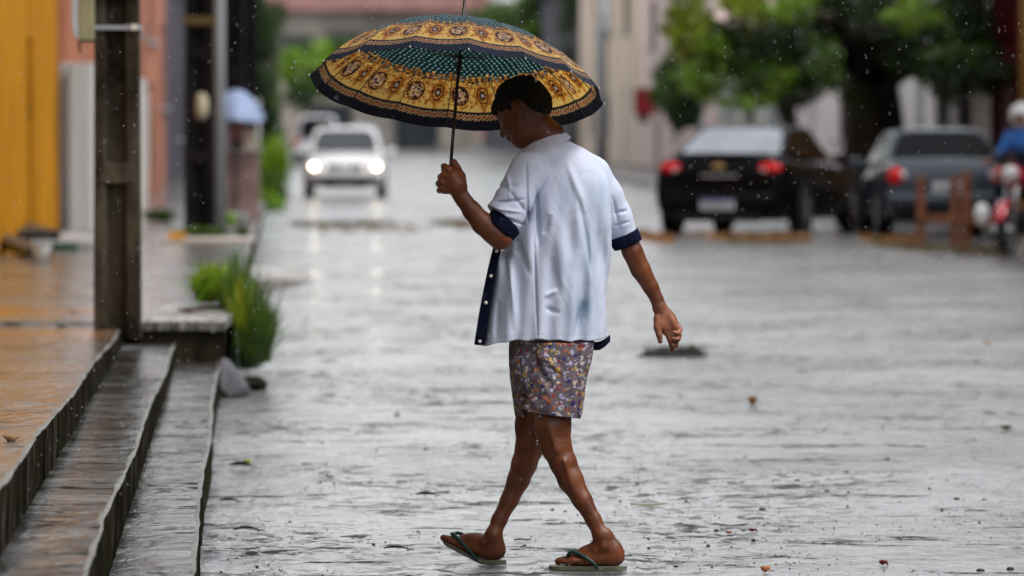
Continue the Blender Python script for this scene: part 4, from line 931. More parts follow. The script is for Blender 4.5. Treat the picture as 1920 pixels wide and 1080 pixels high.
MB().box((0, 0, .45), (.55, .4, .9)).build('stall_body', flat('stall', (.20, .13, .12), .7, .4, 4), o, False, .01)
MB().box((0, -.03, .93), (.62, .5, .05)).build('stall_top', flat('stall_top', (.30, .26, .24), .5), o)
for i, (dx_, dz, c_) in enumerate(((-.17, 1.12, (.42, .30, .32)), (.14, 1.08, (.40, .32, .25)), (.0, 1.2, (.28, .12, .10)))):
    MB().box((dx_, -.03, dz), (.16, .2, .30)).build('goods_bundle', flat('goods', c_, .7), o, False, .03)

# ---------------------------------------------------------------- houses
def wallmat(n_, c, d_, sc=.8, amt=(.42, .6)): return stained(n_, c, tuple(k * .7 for k in d_), .65, sc, amt)
M['glassdk'] = flat('window_glass', (.03, .035, .04), .08, .2, 1); M['frame'] = flat('window_frame', (.10, .09, .085), .5); M['tile'] = flat('roof_tile', (.17, .085, .06), .7, .35, 2, bump=.5, vec=(1, 1, 1))
def house(label, side, Ya, Yb, H_, mat, openings=(), roof='flat', roofmat=None, depth=9, set_=0.0, name='house', cat='house', base=.15, trim=None):
    """facade runs along the street from Ya to Yb on side -1 (left) or 1 (right); openings: (distance along, sill, width, height, kind)"""
    fx = (XFL if side < 0 else XFR); o = thing(name, label, cat, (fx(Ya) + side * set_, Ya, base), math.atan(HD))   # local +y runs up the street
    L = (Yb - Ya) * math.hypot(1, HD); s = side
    # facade with real openings, built as panels between them
    m = MB(); T_ = .22; ys_ = sorted(set([0, L] + [v for a in openings for v in (a[0], a[0] + a[2])]))
    for y0_, y1_ in zip(ys_[:-1], ys_[1:]):
        cut_ = sorted([(a[1], a[1] + a[3]) for a in openings if a[0] <= y0_ + 1e-6 and a[0] + a[2] >= y1_ - 1e-6]); z0_ = -.2
        for lo_, hi_ in cut_ + [(H_, None)]:
            if lo_ > z0_ + .01: m.box((s * T_ / 2, (y0_ + y1_) / 2, (z0_ + lo_) / 2), (T_, y1_ - y0_, lo_ - z0_))
            if hi_: z0_ = hi_
    m.box((s * depth / 2 + s * T_ / 2, .11, H_ / 2 - .1), (depth - T_, .22, H_ + .2)); m.box((s * depth / 2 + s * T_ / 2, L - .11, H_ / 2 - .1), (depth - T_, .22, H_ + .2)); m.box((s * depth, L / 2, H_ / 2 - .1), (.22, L - .44, H_ + .2))
    m.build('wall', mat, o)
    for (a, z0_, w_, h_, kd) in openings:
        if kd == 'win':
            f = MB()
            for yy_, ww in ((a + .03, .06), (a + w_ - .03, .06), (a + w_ / 2, .05)): f.box((s * .10, yy_, z0_ + h_ / 2), (.07, ww, h_))
            for zz_ in (z0_ + .03, z0_ + h_ - .03): f.box((s * .105, a + w_ / 2, zz_), (.065, w_ - .12, .06))
            f = f.build('window', M['frame'], o); MB().box((s * .15, a + w_ / 2, z0_ + h_ / 2), (.012, w_ - .05, h_ - .05)).build('pane', M['glassdk'], f); MB().box((-s * .02, a + w_ / 2, z0_ - .04), (.20, w_ + .16, .07)).build('sill', trim or M['polegr'], f)
        else:
            dm = flat('door_' + kd, {'door': (.09, .05, .03), 'red': (.22, .035, .03), 'grey': (.22, .24, .25), 'white': (.62, .62, .60), 'maroon': (.09, .008, .010), 'dark': (.02, .018, .02)}[kd], .45, .25, 3)
            d = MB().box((s * .12, a + w_ / 2, z0_ + h_ / 2), (.05, w_ - .02, h_ - .02)).build('door', dm, o, False, .004)
            q = MB()
            for k in range(max(2, int(w_ / .35))): q.box((s * .088, a + (k + .5) * w_ / max(2, int(w_ / .35)), z0_ + h_ / 2), (.012, w_ / max(2, int(w_ / .35)) * .7, h_ * .86))
            q.build('door_panel', dm, d); MB().box((s * .075, a + w_ * .12, z0_ + h_ * .48), (.03, .04, .18)).build('handle', M['steel'], d)
    rm = roofmat or mat
    if roof == 'none': return o
    if roof == 'flat':
        MB().box((s * (depth / 2 - .05), L / 2, H_ + .06), (depth + .5, L + .2, .14)).build('roof', rm, o)
        MB().box((s * .06, L / 2, H_ + .33), (.18, L, .38)).build('parapet', mat, o)
    else:
        r_ = MB(); z2 = H_ + depth * .16
        r_.add([(-s * .45, -.3, H_ - .08), (-s * .45, L + .3, H_ - .08), (s * depth / 2, L + .3, z2), (s * depth / 2, -.3, z2), (s * (depth + .4), L + .3, H_ - .08), (s * (depth + .4), -.3, H_ - .08),
                (-s * .45, -.3, H_ + .02), (-s * .45, L + .3, H_ + .02), (s * depth / 2, L + .3, z2 + .12), (s * depth / 2, -.3, z2 + .12), (s * (depth + .4), L + .3, H_ + .02), (s * (depth + .4), -.3, H_ + .02)],
               [(0, 1, 2, 3), (3, 2, 4, 5), (6, 9, 8, 7), (9, 11, 10, 8), (0, 6, 7, 1), (0, 3, 9, 6), (3, 5, 11, 9), (5, 4, 10, 11), (1, 7, 8, 2), (2, 8, 10, 4)]); r_.build('roof', rm, o)
    return o
# left row
hy = house('yellow ochre plastered building at the left edge of the picture', -1, 26, 64, 6.2, wallmat('ochre_wall', (.50, .22, .012), (.24, .09, .010), 1.8), [(30.4, .0, 1.1, 2.2, 'dark'), (7, .9, 1.4, 1.3, 'win'), (15, .9, 1.4, 1.3, 'win')])
for k in range(9): MB().box((.03, 20 + k * 2.05, 3), (.12, .18, 6.0)).build('pilaster', wallmat('ochre_rib', (.50, .22, .02), (.30, .12, .02), 1.4), hy) if k < 0 else None
house('white washed boundary wall between the yellow building and the salmon house', -1, 66, 93, 2.05, wallmat('white_wall', (.55, .54, .52), (.34, .33, .30), .5), [], name='boundary_wall', cat='wall', depth=.25, set_=-.30, roof='none')
house('salmon brick building rising behind the white boundary wall', -1, 67, 92, 4.7, wallmat('salmon_brick', (.42, .17, .10), (.26, .10, .07), 1.6), [(8, 3.2, 1.2, 1.2, 'win')], set_=.02, depth=7)
house('terracotta house with white door post and tall windows beyond the nearest pole', -1, 93.5, 122, 4.7, wallmat('terracotta', (.44, .19, .12), (.20, .11, .09), 1.6, (.36, .58)),
      [(2.5, 0, 1.6, 2.6, 'white'), (8, 1.6, 1.6, 1.5, 'win'), (12.6, 0, 4.4, 2.1, 'white'), (20, 0, 1.6, 2.2, 'door'), (24.2, 1.7, 3.6, 1.7, 'win'), (5, 2.9, 2, 1.2, 'win'), (13, 2.9, 4, 1.2, 'win')])
house('low dark grey house behind the dark poles on the left', -1, 123, 175, 4.8, wallmat('dark_wall', (.10, .095, .11), (.04, .04, .045), .4), [(4, 0, 1.5, 2.3, 'dark'), (12, 1, 2, 1.4, 'win'), (24, 1, 2, 1.4, 'win')], 'flat')
house('faded brown house far along the left side of the street', -1, 176, 240, 4.6, wallmat('brown_wall', (.20, .17, .16), (.10, .09, .09), .4), [(6, 1, 2, 1.4, 'win'), (20, 0, 2, 2.3, 'door')], 'gable', M['tile'])
# right row (nearest first)
house('ochre brown house front at the right edge of the picture', 1, 72, 89.6, 5.5, wallmat('brown_ochre', (.30, .15, .04), (.18, .09, .04), .7), [(5, 0, 1.6, 2.3, 'door'), (10, 1, 1.6, 1.4, 'win')])
house('dark maroon gate front between the ochre house and the grey white house', 1, 89.8, 93.2, 3.6, wallmat('maroon_wall', (.055, .006, .008), (.03, .005, .006), 1), [(.5, 0, 2.3, 2.7, 'maroon')], depth=6, name='gatehouse', cat='gatehouse')
house('grey white house with tall barred windows right of the thick tree trunk', 1, 93.4, 107, 4.4, wallmat('grey_white', (.80, .78, .74), (.5, .48, .46), .7), [(2.4, .75, 2.2, 2.2, 'win'), (5.6, .75, 2.4, 2.2, 'win'), (9.6, 0, 1.3, 2.4, 'grey')], 'gable', flat('brown_tile', (.16, .07, .055), .7, .3, 2))
house('white and pink house front left of the thick tree trunk', 1, 108, 129, 4.0, wallmat('white_pink', (.82, .78, .76), (.7, .45, .42), .6), [(4, 0, 1.2, 2.4, 'red'), (9, 1, 2, 1.4, 'win'), (15, 0, 2.6, 2.5, 'white')], 'gable', M['tile'])
house('grey house with garage gate behind the black sedan', 1, 130, 152, 3.9, wallmat('grey_green', (.62, .62, .56), (.4, .4, .36), .6), [(3, 0, 3, 2.6, 'grey'), (10, 0, 3, 2.6, 'dark'), (16, 0, 3, 2.6, 'white')], 'gable', M['tile'])
house('pale pink two storey house with dark red upper shutters', 1, 153, 185, 7.2, wallmat('pink_wall', (.84, .66, .60), (.7, .6, .56), .5), [(3, 3.7, 3.4, 1.5, 'red'), (4, 0, 3.2, 2.5, 'grey'), (14, 3.7, 2.6, 1.5, 'win'), (14, 1, 2.6, 1.4, 'win'), (24, 3.7, 3, 1.5, 'win'), (22, 0, 2.4, 2.5, 'door')])
house('cream two storey house with peach trim far along the right', 1, 186, 222, 8, wallmat('cream_wall', (.86, .74, .60), (.7, .5, .38), .4), [(5, 4.4, 3, 1.5, 'win'), (5, 0, 3, 2.5, 'white'), (16, 4.4, 3, 1.5, 'win'), (16, 1, 3, 1.4, 'win'), (27, 1, 3, 1.4, 'win')])
house('dark grey house far down the right side behind the dark trunk', 1, 223, 330, 7, wallmat('dim_wall', (.14, .14, .15), (.07, .07, .08), .3), [(10, 1, 4, 2, 'win'), (40, 1, 4, 2, 'win'), (70, 0, 4, 3, 'dark')], 'gable', flat('dim_tile', (.07, .06, .06), .6))
# unseen houses and trees added beside and behind the camera to darken facing surfaces
plw = wallmat('plaster_dim', (.30, .27, .23), (.16, .14, .12), .5)
house('unseen long plastered house added for shade beside the steps, left of the photographer', -1, -40, 25.5, 6.5, plw, [(6 + 7 * k, 1, 1.6, 1.5, 'win') for k in range(8)], 'gable', M['tile'])
house('unseen long house added for shade opposite the steps, right of the photographer', 1, -40, 30, 6.5, wallmat('plaster_green', (.22, .26, .20), (.12, .13, .11), .5), [(6 + 8 * k, 1, 1.8, 1.5, 'win') for k in range(8)], 'gable', M['tile'])
house('unseen grey plastered house added for shade on the right between photographer and trestles', 1, 31, 71.5, 6, wallmat('plaster_grey', (.14, .14, .14), (.10, .09, .09), .5), [(6 + 8 * k, 1, 1.8, 1.5, 'win') for k in range(4)], 'gable', M['tile'])
g8 = [(4.0, -9, 6.5, 5.0), (-3.0, -13, 7.5, 5.5)]
for i, (x_, y_, z_, r_) in enumerate(g8):
    tree('street_tree', ['unseen broad tree added for shade right behind the photographer', 'unseen tall broad tree added for shade left behind the photographer'][i], (x_, y_, 0), (x_, y_, z_ * .6), .35, [((x_ + dx_ * r_, y_ + dy_ * r_, z_ + dz_ * r_), (r_ * .6, r_ * .6, r_ * .5), 1, 2) for dx_, dy_, dz_ in ((0, 0, 0), (.6, 0, -.2), (-.6, .1, -.1), (.1, .5, .0), (0, -.5, .1), (.3, 0, .5), (-.4, -.2, .4))], 5000, .34, PAL, 90 + i)
# end of the street
def endhouse(label, pl_, pr_, pt, Y, mat, roofmat, ops):
    a, b = P(pl_, 260, Y), P(pr_, 260, Y); H_ = P(960, pt, Y).z; o = thing('house', label, 'house', (a.x, Y, 0)); W = b.x - a.x
    MB().box((W / 2, 5, H_ / 2 - .1), (W, 10, H_ + .2)).build('wall', mat, o)
    MB().add([(-.6, -.8, H_), (W + .6, -.8, H_), (W + .6, 5, H_ + 2.0), (-.6, 5, H_ + 2.0), (-.6, 11, H_), (W + .6, 11, H_)], [(0, 1, 2, 3), (3, 2, 5, 4), (0, 3, 4), (1, 5, 2), (0, 4, 5, 1)]).build('roof', roofmat, o)
    for (u, z0_, w_, h_) in ops:
        f = MB().box((u * W, -.03, z0_ + h_ / 2), (w_ + .3, .10, h_ + .3)).build('window', M['frame'], o); MB().box((u * W, -.09, z0_ + h_ / 2), (w_, .04, h_)).build('pane', M['glassdk'], f); MB().box((u * W, -.15, z0_ - .25), (w_ + .6, .2, .15)).build('sill', M['polegr'], f)
    return o
endhouse('beige house with a rusty pink tiled roof closing the end of the street', 505, 900, 20, 335, wallmat('beige_wall', (.34, .30, .26), (.20, .18, .16), .25), flat('pink_tile', (.17, .085, .075), .7, .3, .8, spec=.1), [(.14, 5.0, 1.6, 1.6), (.36, 5.0, 1.8, 1.8), (.60, 5.0, 1.6, 1.6), (.84, 5.0, 1.8, 1.8), (.3, .8, 2.2, 1.8), (.7, 0, 2.4, 2.6)])
endhouse('grey house with low roof behind the dark green tree at the end of the street', 905, 1130, 60, 345, wallmat('grey_wall_end', (.26, .26, .26), (.14, .14, .14), .25), flat('grey_tile', (.12, .11, .11), .7), [(.25, 3.2, 1.8, 1.6), (.7, 3.2, 1.8, 1.6)])
# red sign on the pink house, red thing at far end
o = thing('wall_sign', 'small dark red sign hanging on the pink house', 'sign', (P(1209, 190, 165).x, 165, P(0, 190, 165).z)); MB().box((0, 0, 0), (.62, .12, .78)).build('sign_board', flat('sign_red', (.25, .012, .02), .4), o, False, .03); MB().box((.5, 0, .3), (.7, .05, .05)).box((-.05, 0, -.5), (.3, .1, .25)).build('sign_bracket', M['steel'], o)

# ---------------------------------------------------------------- junk on the left pavement
zp = h0(48)
def plank(name, label, cat, a, b, wd, th, mat, group=None, lift=0):
    a, b = Vector(a), Vector(b); o = bpy.data.objects.new('x', None); bpy.data.objects.remove(o)
    d = (b - a); L = d.length; m = MB(); rg = random.Random(len(label)); side = d.cross(Vector((0, 0, 1))).normalized(); up = side.cross(d).normalized(); rs = []
    for i in range(7):
        c = a + d * i / 6; w_ = wd * rg.uniform(.93, 1.05) / 2; rs.append([c + side * w_, c - side * w_, c - side * w_ + up * th, c + side * w_ + up * th])
    m.rings(rs); return prop(m.build(name, mat, None, False, .003), label, cat, group)
wd_ = flat('wet_black_wood', (.022, .018, .014), .35, .4, 4, bump=.4)
plank('timber_board', 'dark wet board lying lowest against the yellow wall', 'board', P(-30, 425, 58), P(62, 452, 54), .5, .10, wd_)
plank('timber_board', 'dark plank slanting down to the white pot', 'board', P(-20, 452, 52), P(72, 484, 49.5), .22, .09, wd_)
plank('concrete_slab', 'pale grey slab with a green edge lying on the left pavement', 'slab', P(52, 446, 57), P(148, 462, 54), .9, .06, flat('pale_slab', (.36, .36, .36), .25, .2, 3))
plank('plastic_strip', 'green plastic strip along the front of the pale slab', 'strip', P(60, 468, 53), P(146, 470, 53), .12, .07, flat('green_strip', (.01, .06, .04), .4))
plank('drain_stick', 'thin dark stick lying flat on the wet left pavement', 'stick', P(103, 518, 44), P(165, 521, 44), .10, .03, flat('stick', (.03, .04, .025), .5))
plank('drain_stick', 'short black stick touching the foot of the nearest pole', 'stick', P(132, 590, 33.4), P(178, 594, 33.4), .06, .02, wd_)
c = GP(77, 492, zp); o = thing('white_pot', 'small white pot lying at the end of the dark plank', 'pot', (c.x, c.y, zp)); MB().lathe([(.02, 0), (.055, 0), (.085, .13), (.09, .16), (.075, .165), (.06, .06), (.01, .04)], (0, 0, 0), 'Z', 20).build('pot_body', flat('white_enamel', (.75, .74, .72), .35), o, True); MB().lathe([(.088, .145), (.098, .15), (.098, .165), (.088, .17)], (0, 0, 0), 'Z', 20).build('pot_rim', M['polegr'], o, True)
c = GP(340, 476, h0(60)); o = thing('cardboard_sheet', 'flattened pale sheet with an orange corner on the left pavement', 'sheet', (c.x, 58, h0(58) + .004)); MB().box((0, 0, .02), (.9, 1.6, .03)).build('sheet', flat('pale_sheet', (.42, .38, .34), .4), o); MB().box((-.30, -.5, .07), (.16, .2, .08)).build('orange_corner', flat('orange', (.6, .28, .03), .5), o)
c = GP(46, 845, h0(17)); 
# ---------------------------------------------------------------- vehicles. Local axes: +x forward, +y left
M['rubber'] = flat('rubber', (.012, .012, .013), .6, .2, 20); M['rim'] = flat('alloy', (.42, .42, .43), .3, .15, 10, metal=.7); M['carglass'] = flat('car_glass', (.003, .004, .005), .15, .1, 1, spec=.2); M['blackpl'] = flat('black_plastic', (.008, .008, .008), .6, spec=.15)
def lampmat(n_, c, e=0, ec=None, rough=.15):
    t = NT(n_); t.set(base=c, rough=rough, spec=.3)
    if e: t.set(emit=ec or c, estr=e)
    return t.m
M['tail'] = lampmat('tail_red', (.50, .005, .007)); M['clear'] = lampmat('lamp_clear', (.5, .5, .5)); M['amber'] = lampmat('amber', (.6, .2, .02))
M['plate'] = flat('plate_white', (.55, .56, .58), .4, .05); M['plateblue'] = flat('plate_blue', (.03, .06, .2), .4)
def wheel(o, x, y, r_, w_, rim=None):
    s = 1 if y > 0 else -1; q = thing('wheel', None, None, (x, y, r_)); del_ = [q.__delitem__(k) for k in ('label', 'category') if k in q.keys()]
    q.parent = o; 
    MB().lathe([(r_ * .64, -w_ / 2), (r_ * .93, -w_ / 2), (r_, -w_ * .36), (r_, w_ * .36), (r_ * .93, w_ / 2), (r_ * .64, w_ / 2), (r_ * .60, 0)], (0, 0, 0), 'Y', 32).build('tyre', M['rubber'], q, True)
    m = MB().lathe([(r_ * .66, w_ * .30 * s), (r_ * .66, w_ * .40 * s), (r_ * .60, w_ * .43 * s), (r_ * .56, w_ * .34 * s), (.01, w_ * .30 * s)], (0, 0, 0), 'Y', 32)
    for k in range(10):
        g_ = 2 * math.pi * k / 10; m.tube([(math.cos(g_) * r_ * .1, w_ * .38 * s, math.sin(g_) * r_ * .1), (math.cos(g_ + .08) * r_ * .6, w_ * .42 * s, math.sin(g_ + .08) * r_ * .6)], [.03, .022], 6)
    m.build('rim', rim or M['rim'], q, True)
def quad_panel(o, name, c4, mat, parent, off, th=.012, n=6, round_=.18):
    """rounded window panel laid on the quad c4 (corners in order), raised off it"""
    c4 = [Vector(v) for v in c4]; nrm = (c4[1] - c4[0]).cross(c4[3] - c4[0]).normalized(); cen = sum(c4, Vector()) / 4
    pts = []
    for i in range(4):
        p, a, b = c4[i], c4[i - 1], c4[(i + 1) % 4]
        for t_ in (0, .5, 1):
            u = p.lerp(a, round_); v = p.lerp(b, round_); pts.append((u.lerp(p, t_)).lerp(p.lerp(v, t_), t_))
    if nrm.dot(cen - Vector((cen.x * .2, 0, .6))) < 0: nrm = -nrm
    k = len(pts); m = MB(); m.add([p + nrm * off for p in pts] + [p - nrm * th for p in pts], [tuple(range(k)), tuple(range(2 * k - 1, k - 1, -1))] + [(i, k + i, k + (i + 1) % k, (i + 1) % k) for i in range(k)])
    return m.build(name, mat, parent)
def car(label, loc, rz, paint, S, group=None, cat='car'):
    """S: dict of dimensions in metres"""
    o = thing(S.get('name', 'car'), label, cat, loc, rz, group); W = S['w'] / 2
    # lower body: stations along x of (x, z bottom, z shoulder, half width, z crown)
    rs = []
    for (x, zb, zs, hw, zc) in S['st']:
        hw = hw * W; half = [(hw * .80, zb), (hw * .97, zb + .05), (hw * 1.0, zb + (zs - zb) * .42), (hw * .985, zb + (zs - zb) * .78), (hw * .93, zs), (hw * .80, zs + (zc - zs) * .55), (hw * .40, zc), (0, zc + .006)]
        ring = [Vector((x, y, z)) for y, z in half] + [Vector((x, -y, z)) for y, z in half[-2::-1]]; rs.append(ring)
    body = MB().rings(rs).build('body', paint, o, True, 0, 2)
    for wx in S['wx']:                        # wheel arches: dark wells
        for s in (-1, 1):
            MB().lathe([(.01, 0), (S['wr'] * 1.16, 0), (S['wr'] * 1.16, .02), (.01, .02)], (wx, s * (W - .012) - .01, S['wr'] * 1.02), 'Y', 32).build('wheel_arch', M['blackpl'], body)
            wheel(o, wx, s * (W - .085), S['wr'], .20, S.get('rim'))
    # cabin: four corners in profile, narrower at the top
    (xa, za), (xb, zb), (xc, zc), (xd, zd) = S['cab']; w0, w1 = S['cw']
    def sec(x, z, hw, r_=.06): return [Vector((x, hw, z)), Vector((x, -hw, z))]
    cab = MB(); c = [Vector((xa, w0, za)), Vector((xb, w1, zb)), Vector((xc, w1, zc)), Vector((xd, w0, zd))]; d = [Vector((v.x, -v.y, v.z)) for v in c]
    top = [Vector((xb - .25, w1 * .55, zb + .035)), Vector((xc + .25, w1 * .55, zc + .035))]; td = [Vector((v.x, -v.y, v.z)) for v in top]
    cab.add(c + d + top + td, [(0, 1, 2, 3), (7, 6, 5, 4), (0, 4, 5, 1), (3, 2, 6, 7), (1, 8, 9, 2), (6, 11, 10, 5), (8, 10, 11, 9), (1, 5, 10, 8), (2, 9, 11, 6), (0, 3, 7, 4)])
    roof = cab.build('cabin', paint, o, True, .035)
    def bq(A, Bq, Cq, Dq, m_): # inset quad
        cen = (A + Bq + Cq + Dq) / 4; return [p.lerp(cen, m_) for p in (A, Bq, Cq, Dq)]
    quad_panel(o, 'windscreen', bq(c[0], c[1], d[1], d[0], .10), S.get('gl', M['carglass']), o, .008)
    quad_panel(o, 'rear_window', bq(c[3], c[2], d[2], d[3], .10), S.get('glr', M['carglass']), o, .008)
    for s in (-1, 1):
        e = c if s > 0 else d; n_ = len(S['split']) - 1
        for i in range(n_):
            u0, u1 = S['split'][i] + .025, S['split'][i + 1] - .025
            lo0, lo1 = e[0].lerp(e[3], u0), e[0].lerp(e[3], u1)
            xt0, xt1 = lo0.x, lo1.x
            def topat(x):
                t_ = (x - xb) / (xc - xb); t_ = min(1, max(0, t_)); return e[1].lerp(e[2], t_)
            t0_, t1_ = topat(xt0), topat(xt1)
            q_ = [lo0.lerp(t0_, .10), lo0.lerp(t0_, .86), lo1.lerp(t1_, .86), lo1.lerp(t1_, .10)]; quad_panel(o, 'side_window', q_, M['carglass'], o, .008, round_=.1)
        MB().box((xa - .32, s * (w0 + .16), za + .04), (.12, .18, .13)).box((xa - .30, s * (w0 + .05), za), (.06, .10, .04)).build('wing_mirror', paint, o, True, .03)
        for hx in S.get('handles', (.15, -.75)): MB().box((hx, s * (W + .012), S['st'][len(S['st']) // 2][2] - .10), (.18, .03, .03)).build('door_handle', M['blackpl'], o, False, .008)
    return o, body
def ell_part(name, c, r, mat, parent, rz=0, sub=None):
    m = MB(); m.rings([[Vector((r[0] * math.sin(a) * math.cos(g_), r[1] * math.sin(a) * math.sin(g_), -r[2] * math.cos(a))) for g_ in [2 * math.pi * k / 20 for k in range(20)]] for a in [math.pi * (i + .02) / 12.04 for i in range(13)]])
    o = m.build(name, mat, parent, True); o.location = c; o.rotation_euler = (0, 0, rz); return o
def plate(o, x, z, s=-1, w_=.40, blue=True):
    p = MB().box((x, 0, z), (.02, w_, .14)).build('number_plate', M['plate'], o, False, .004)
    if blue: MB().box((x + s * .012, 0, z + .052), (.006, w_ * .96, .032)).build('plate_band', M['plateblue'], p)
    for i in range(7): MB().box((x + s * .012, -w_ * .38 + i * w_ * .125, z - .018), (.006, .024, .065)).build('plate_mark', M['blackpl'], p)
def paint(n_, c, metal=.3, rough=.25, coat=1.0):
    t = NT(n_); f = t.noise(60, 2); t.set(base=t.ramp(f, [(.3, tuple(k * .9 for k in c)), (.7, tuple(min(1, k * 1.1) for k in c))]), metal=metal, rough=rough, coat=coat, coatr=.06, spec=.3 if coat > .2 else .14, normal=t.bump(t.noise(110, 4, rough=.8), .25, .004)); return t.m
M['carglass'].node_tree.nodes['Principled BSDF'].inputs['IOR'].default_value = 1.3
hatch = dict(w=1.64, wr=.29, wx=(1.18, -1.2), st=[(1.86, .22, .50, .84, .56), (1.80, .20, .60, .92, .74), (1.45, .19, .72, .98, .84), (.95, .18, .82, 1, .93), (.2, .18, .88, 1, .93), (-1.0, .18, .90, 1, .94), (-1.65, .22, .90, .96, .95), (-1.84, .26, .84, .90, .93)],
             cab=((.98, .90), (.28, 1.38), (-1.35, 1.40), (-1.80, .90)), cw=(.76, .60), split=(.12, .50, .86), handles=(.0, -.5))
sedan = dict(w=1.75, wr=.32, wx=(1.35, -1.28), st=[(2.22, .26, .50, .80, .54), (2.12, .22, .66, .92, .74), (1.5, .19, .80, .99, .90), (.9, .18, .88, 1, .98), (-.2, .18, .93, 1, .99), (-1.3, .18, .97, 1, 1.02), (-1.9, .20, 1.02, .97, 1.08), (-2.14, .25, 1.00, .93, 1.07), (-2.22, .30, .80, .90, .86)],
             cab=((1.00, .96), (.25, 1.43), (-.85, 1.44), (-1.72, 1.04)), cw=(.78, .60), split=(.10, .45, .74, .93), handles=(.2, -.75))
WHITE = paint('white_paint', (.66, .66, .66), 0, .3); BLACK = paint('black_paint', (.003, .003, .0035), 0, .25, .10); BLACK.node_tree.nodes['Principled BSDF'].inputs['IOR'].default_value = 1.22; SILV = paint('steel_blue_paint', (.030, .040, .055), .2, .32, .4); GREYP = paint('grey_paint', (.40, .41, .43), .4, .3)
# white hatchback coming towards us, headlights on
cp = GP(643, 371); S = dict(hatch); S['gl'] = flat('windscreen_grey', (.05, .055, .06), .2, .1, 1, spec=.2)
wc, wb = car('small white hatchback coming down the street with headlights on', (cp.x, cp.y + 1.8, 0), R(-90 + 1.5), WHITE, S, cat='car')
LIT = lampmat('headlight_on', (1, .90, .75), 6, (1, .80, .52))
for s in (-1, 1):
    hl_ = ell_part('headlight', (1.80, s * .625, .63), (.06, .15, .085), M['clear'], wc); ell_part('headlight_bulb', (.03, 0, 0), (.045, .080, .058), LIT, hl_)
    MB().box((1.865, s * .22, .62), (.03, .26, .09)).build('grille', M['blackpl'], wc, False, .01)
ell_part('indicator', (1.81, .47, .60), (.04, .05, .05), M['amber'], wc)
MB().box((1.80, 0, .36), (.16, 1.42, .15)).build('front_bumper', M['blackpl'], wc, True, .05); MB().box((1.885, 0, .27), (.02, .9, .08)).build('air_intake', M['blackpl'], wc)
MB().lathe([(.01, .01), (.055, .01), (.06, 0), (.045, -.01)], (1.875, 0, .65), 'X', 20).build('badge', M['rim'], wc, True)
MB().box((1.89, 0, .40), (.02, .36, .11)).build('number_plate', flat('plate_grey', (.2, .2, .2), .4), wc)
for s in (-1, 1): MB().tube([(1.0, s * .35 + .1, .935), (.75, s * .35 - .1, 1.06)], .008, 6).build('wiper', M['blackpl'], wc)
# black sedan seen from behind
cp = GP(1352, 443); S = dict(sedan); S['w'] = 1.92; S['glr'] = flat('wet_rear_glass', (.24, .26, .29), .15, .15, 2)
bc, bb = car('black sedan with red tail lights parked askew in front of the tree', (cp.x + .62, cp.y + 2.2, 0), R(90 - 17), BLACK, S)
for s in (-1, 1):
    t_ = ell_part('tail_light', (-2.115, s * .66, .89), (.10, .19, .095), M['tail'], bc); ell_part('reversing_lens', (-.07, s * -.04, -.01), (.03, .06, .035), M['clear'], t_)
    ell_part('rear_reflector', (-2.14, s * .64, .46), (.06, .10, .04), M['blackpl'], bc)
    MB().box((-2.16, s * .52, .24), (.10, .16, .09)).build('exhaust_tip', M['rim'], bc, False, .02)
em = MB(); em.box((-2.235, 0, .93), (.03, .17, .035)).box((-2.236, 0, .93), (.026, .075, .062)); em.build('gold_emblem', flat('gold', (.60, .40, .16), .3, .1, 9, metal=.5), bc, False, .006)
MB().box((-2.20, 0, .80), (.03, .50, .03)).build('boot_trim', M['rim'], bc, False, .006)
plate(bc, -2.295, .42, w_=.46); MB().box((-2.17, 0, .44), (.20, 1.50, .30)).build('rear_bumper', BLACK, bc, True, .06); MB().box((-2.20, 0, .25), (.14, 1.2, .12)).build('rear_skirt', M['blackpl'], bc, False, .03)
MB().box((-2.06, 0, 1.085), (.16, 1.3, .03)).build('boot_spoiler', BLACK, bc, False, .01)
# steel blue sedan
cp = GP(1752, 446); S = dict(sedan); S['w'] = 1.66; S['cab'] = ((1.0, .92), (.3, 1.38), (-1.15, 1.40), (-1.72, .98)); S['st'] = [(x, a, b_, w_, c_ - .03) for x, a, b_, w_, c_ in sedan['st']]
sc_, sb = car('older steel blue saloon parked behind the wooden trestles', (cp.x + .1, cp.y + 2.1, 0), R(90 + 2.3 - .6), SILV, S)
for s in (-1, 1):
    t_ = ell_part('tail_light', (-2.13, s * .66, .80), (.10, .13, .13), M['tail'], sc_); ell_part('reversing_lens', (-.06, s * -.08, .02), (.04, .05, .05), M['clear'], t_)
MB().box((-2.16, 0, .50), (.22, 1.60, .20)).build('rear_bumper', SILV, sc_, True, .06); MB().box((-2.14, 0, .33), (.18, 1.40, .14)).build('rear_skirt', M['blackpl'], sc_, False, .03); plate(sc_, -2.235, .66, blue=False)
# vehicles farther off
cp = GP(592, 312); S = dict(hatch); S['cab'] = ((1.15, .95), (.55, 1.72), (-1.6, 1.74), (-1.82, .95)); S['w'] = 1.72
vc, _ = car('white van stopped behind the lit hatchback on its left', (cp.x, cp.y + 2, 0), R(90 + 2), paint('van_white', (.55, .56, .60), 0, .35), S, cat='van'); vc.name = 'van'
for s in (-1, 1): ell_part('tail_light', (-1.78, s * .74, .85), (.08, .08, .16), M['tail'], vc)
plate(vc, -1.87, .6); MB().box((-1.80, 0, .40), (.16, 1.5, .18)).build('rear_bumper', M['blackpl'], vc, True, .05)
cp = GP(678, 300); kc, _ = car('grey car half hidden behind the lit white hatchback', (cp.x, cp.y + 2, 0), R(-90), GREYP, dict(hatch))
for s in (-1, 1): ell_part('headlight', (1.80, s * .62, .63), (.06, .15, .085), M['clear'], kc)
MB().box((1.82, 0, .36), (.16, 1.42, .15)).build('front_bumper', M['blackpl'], kc, True, .05)
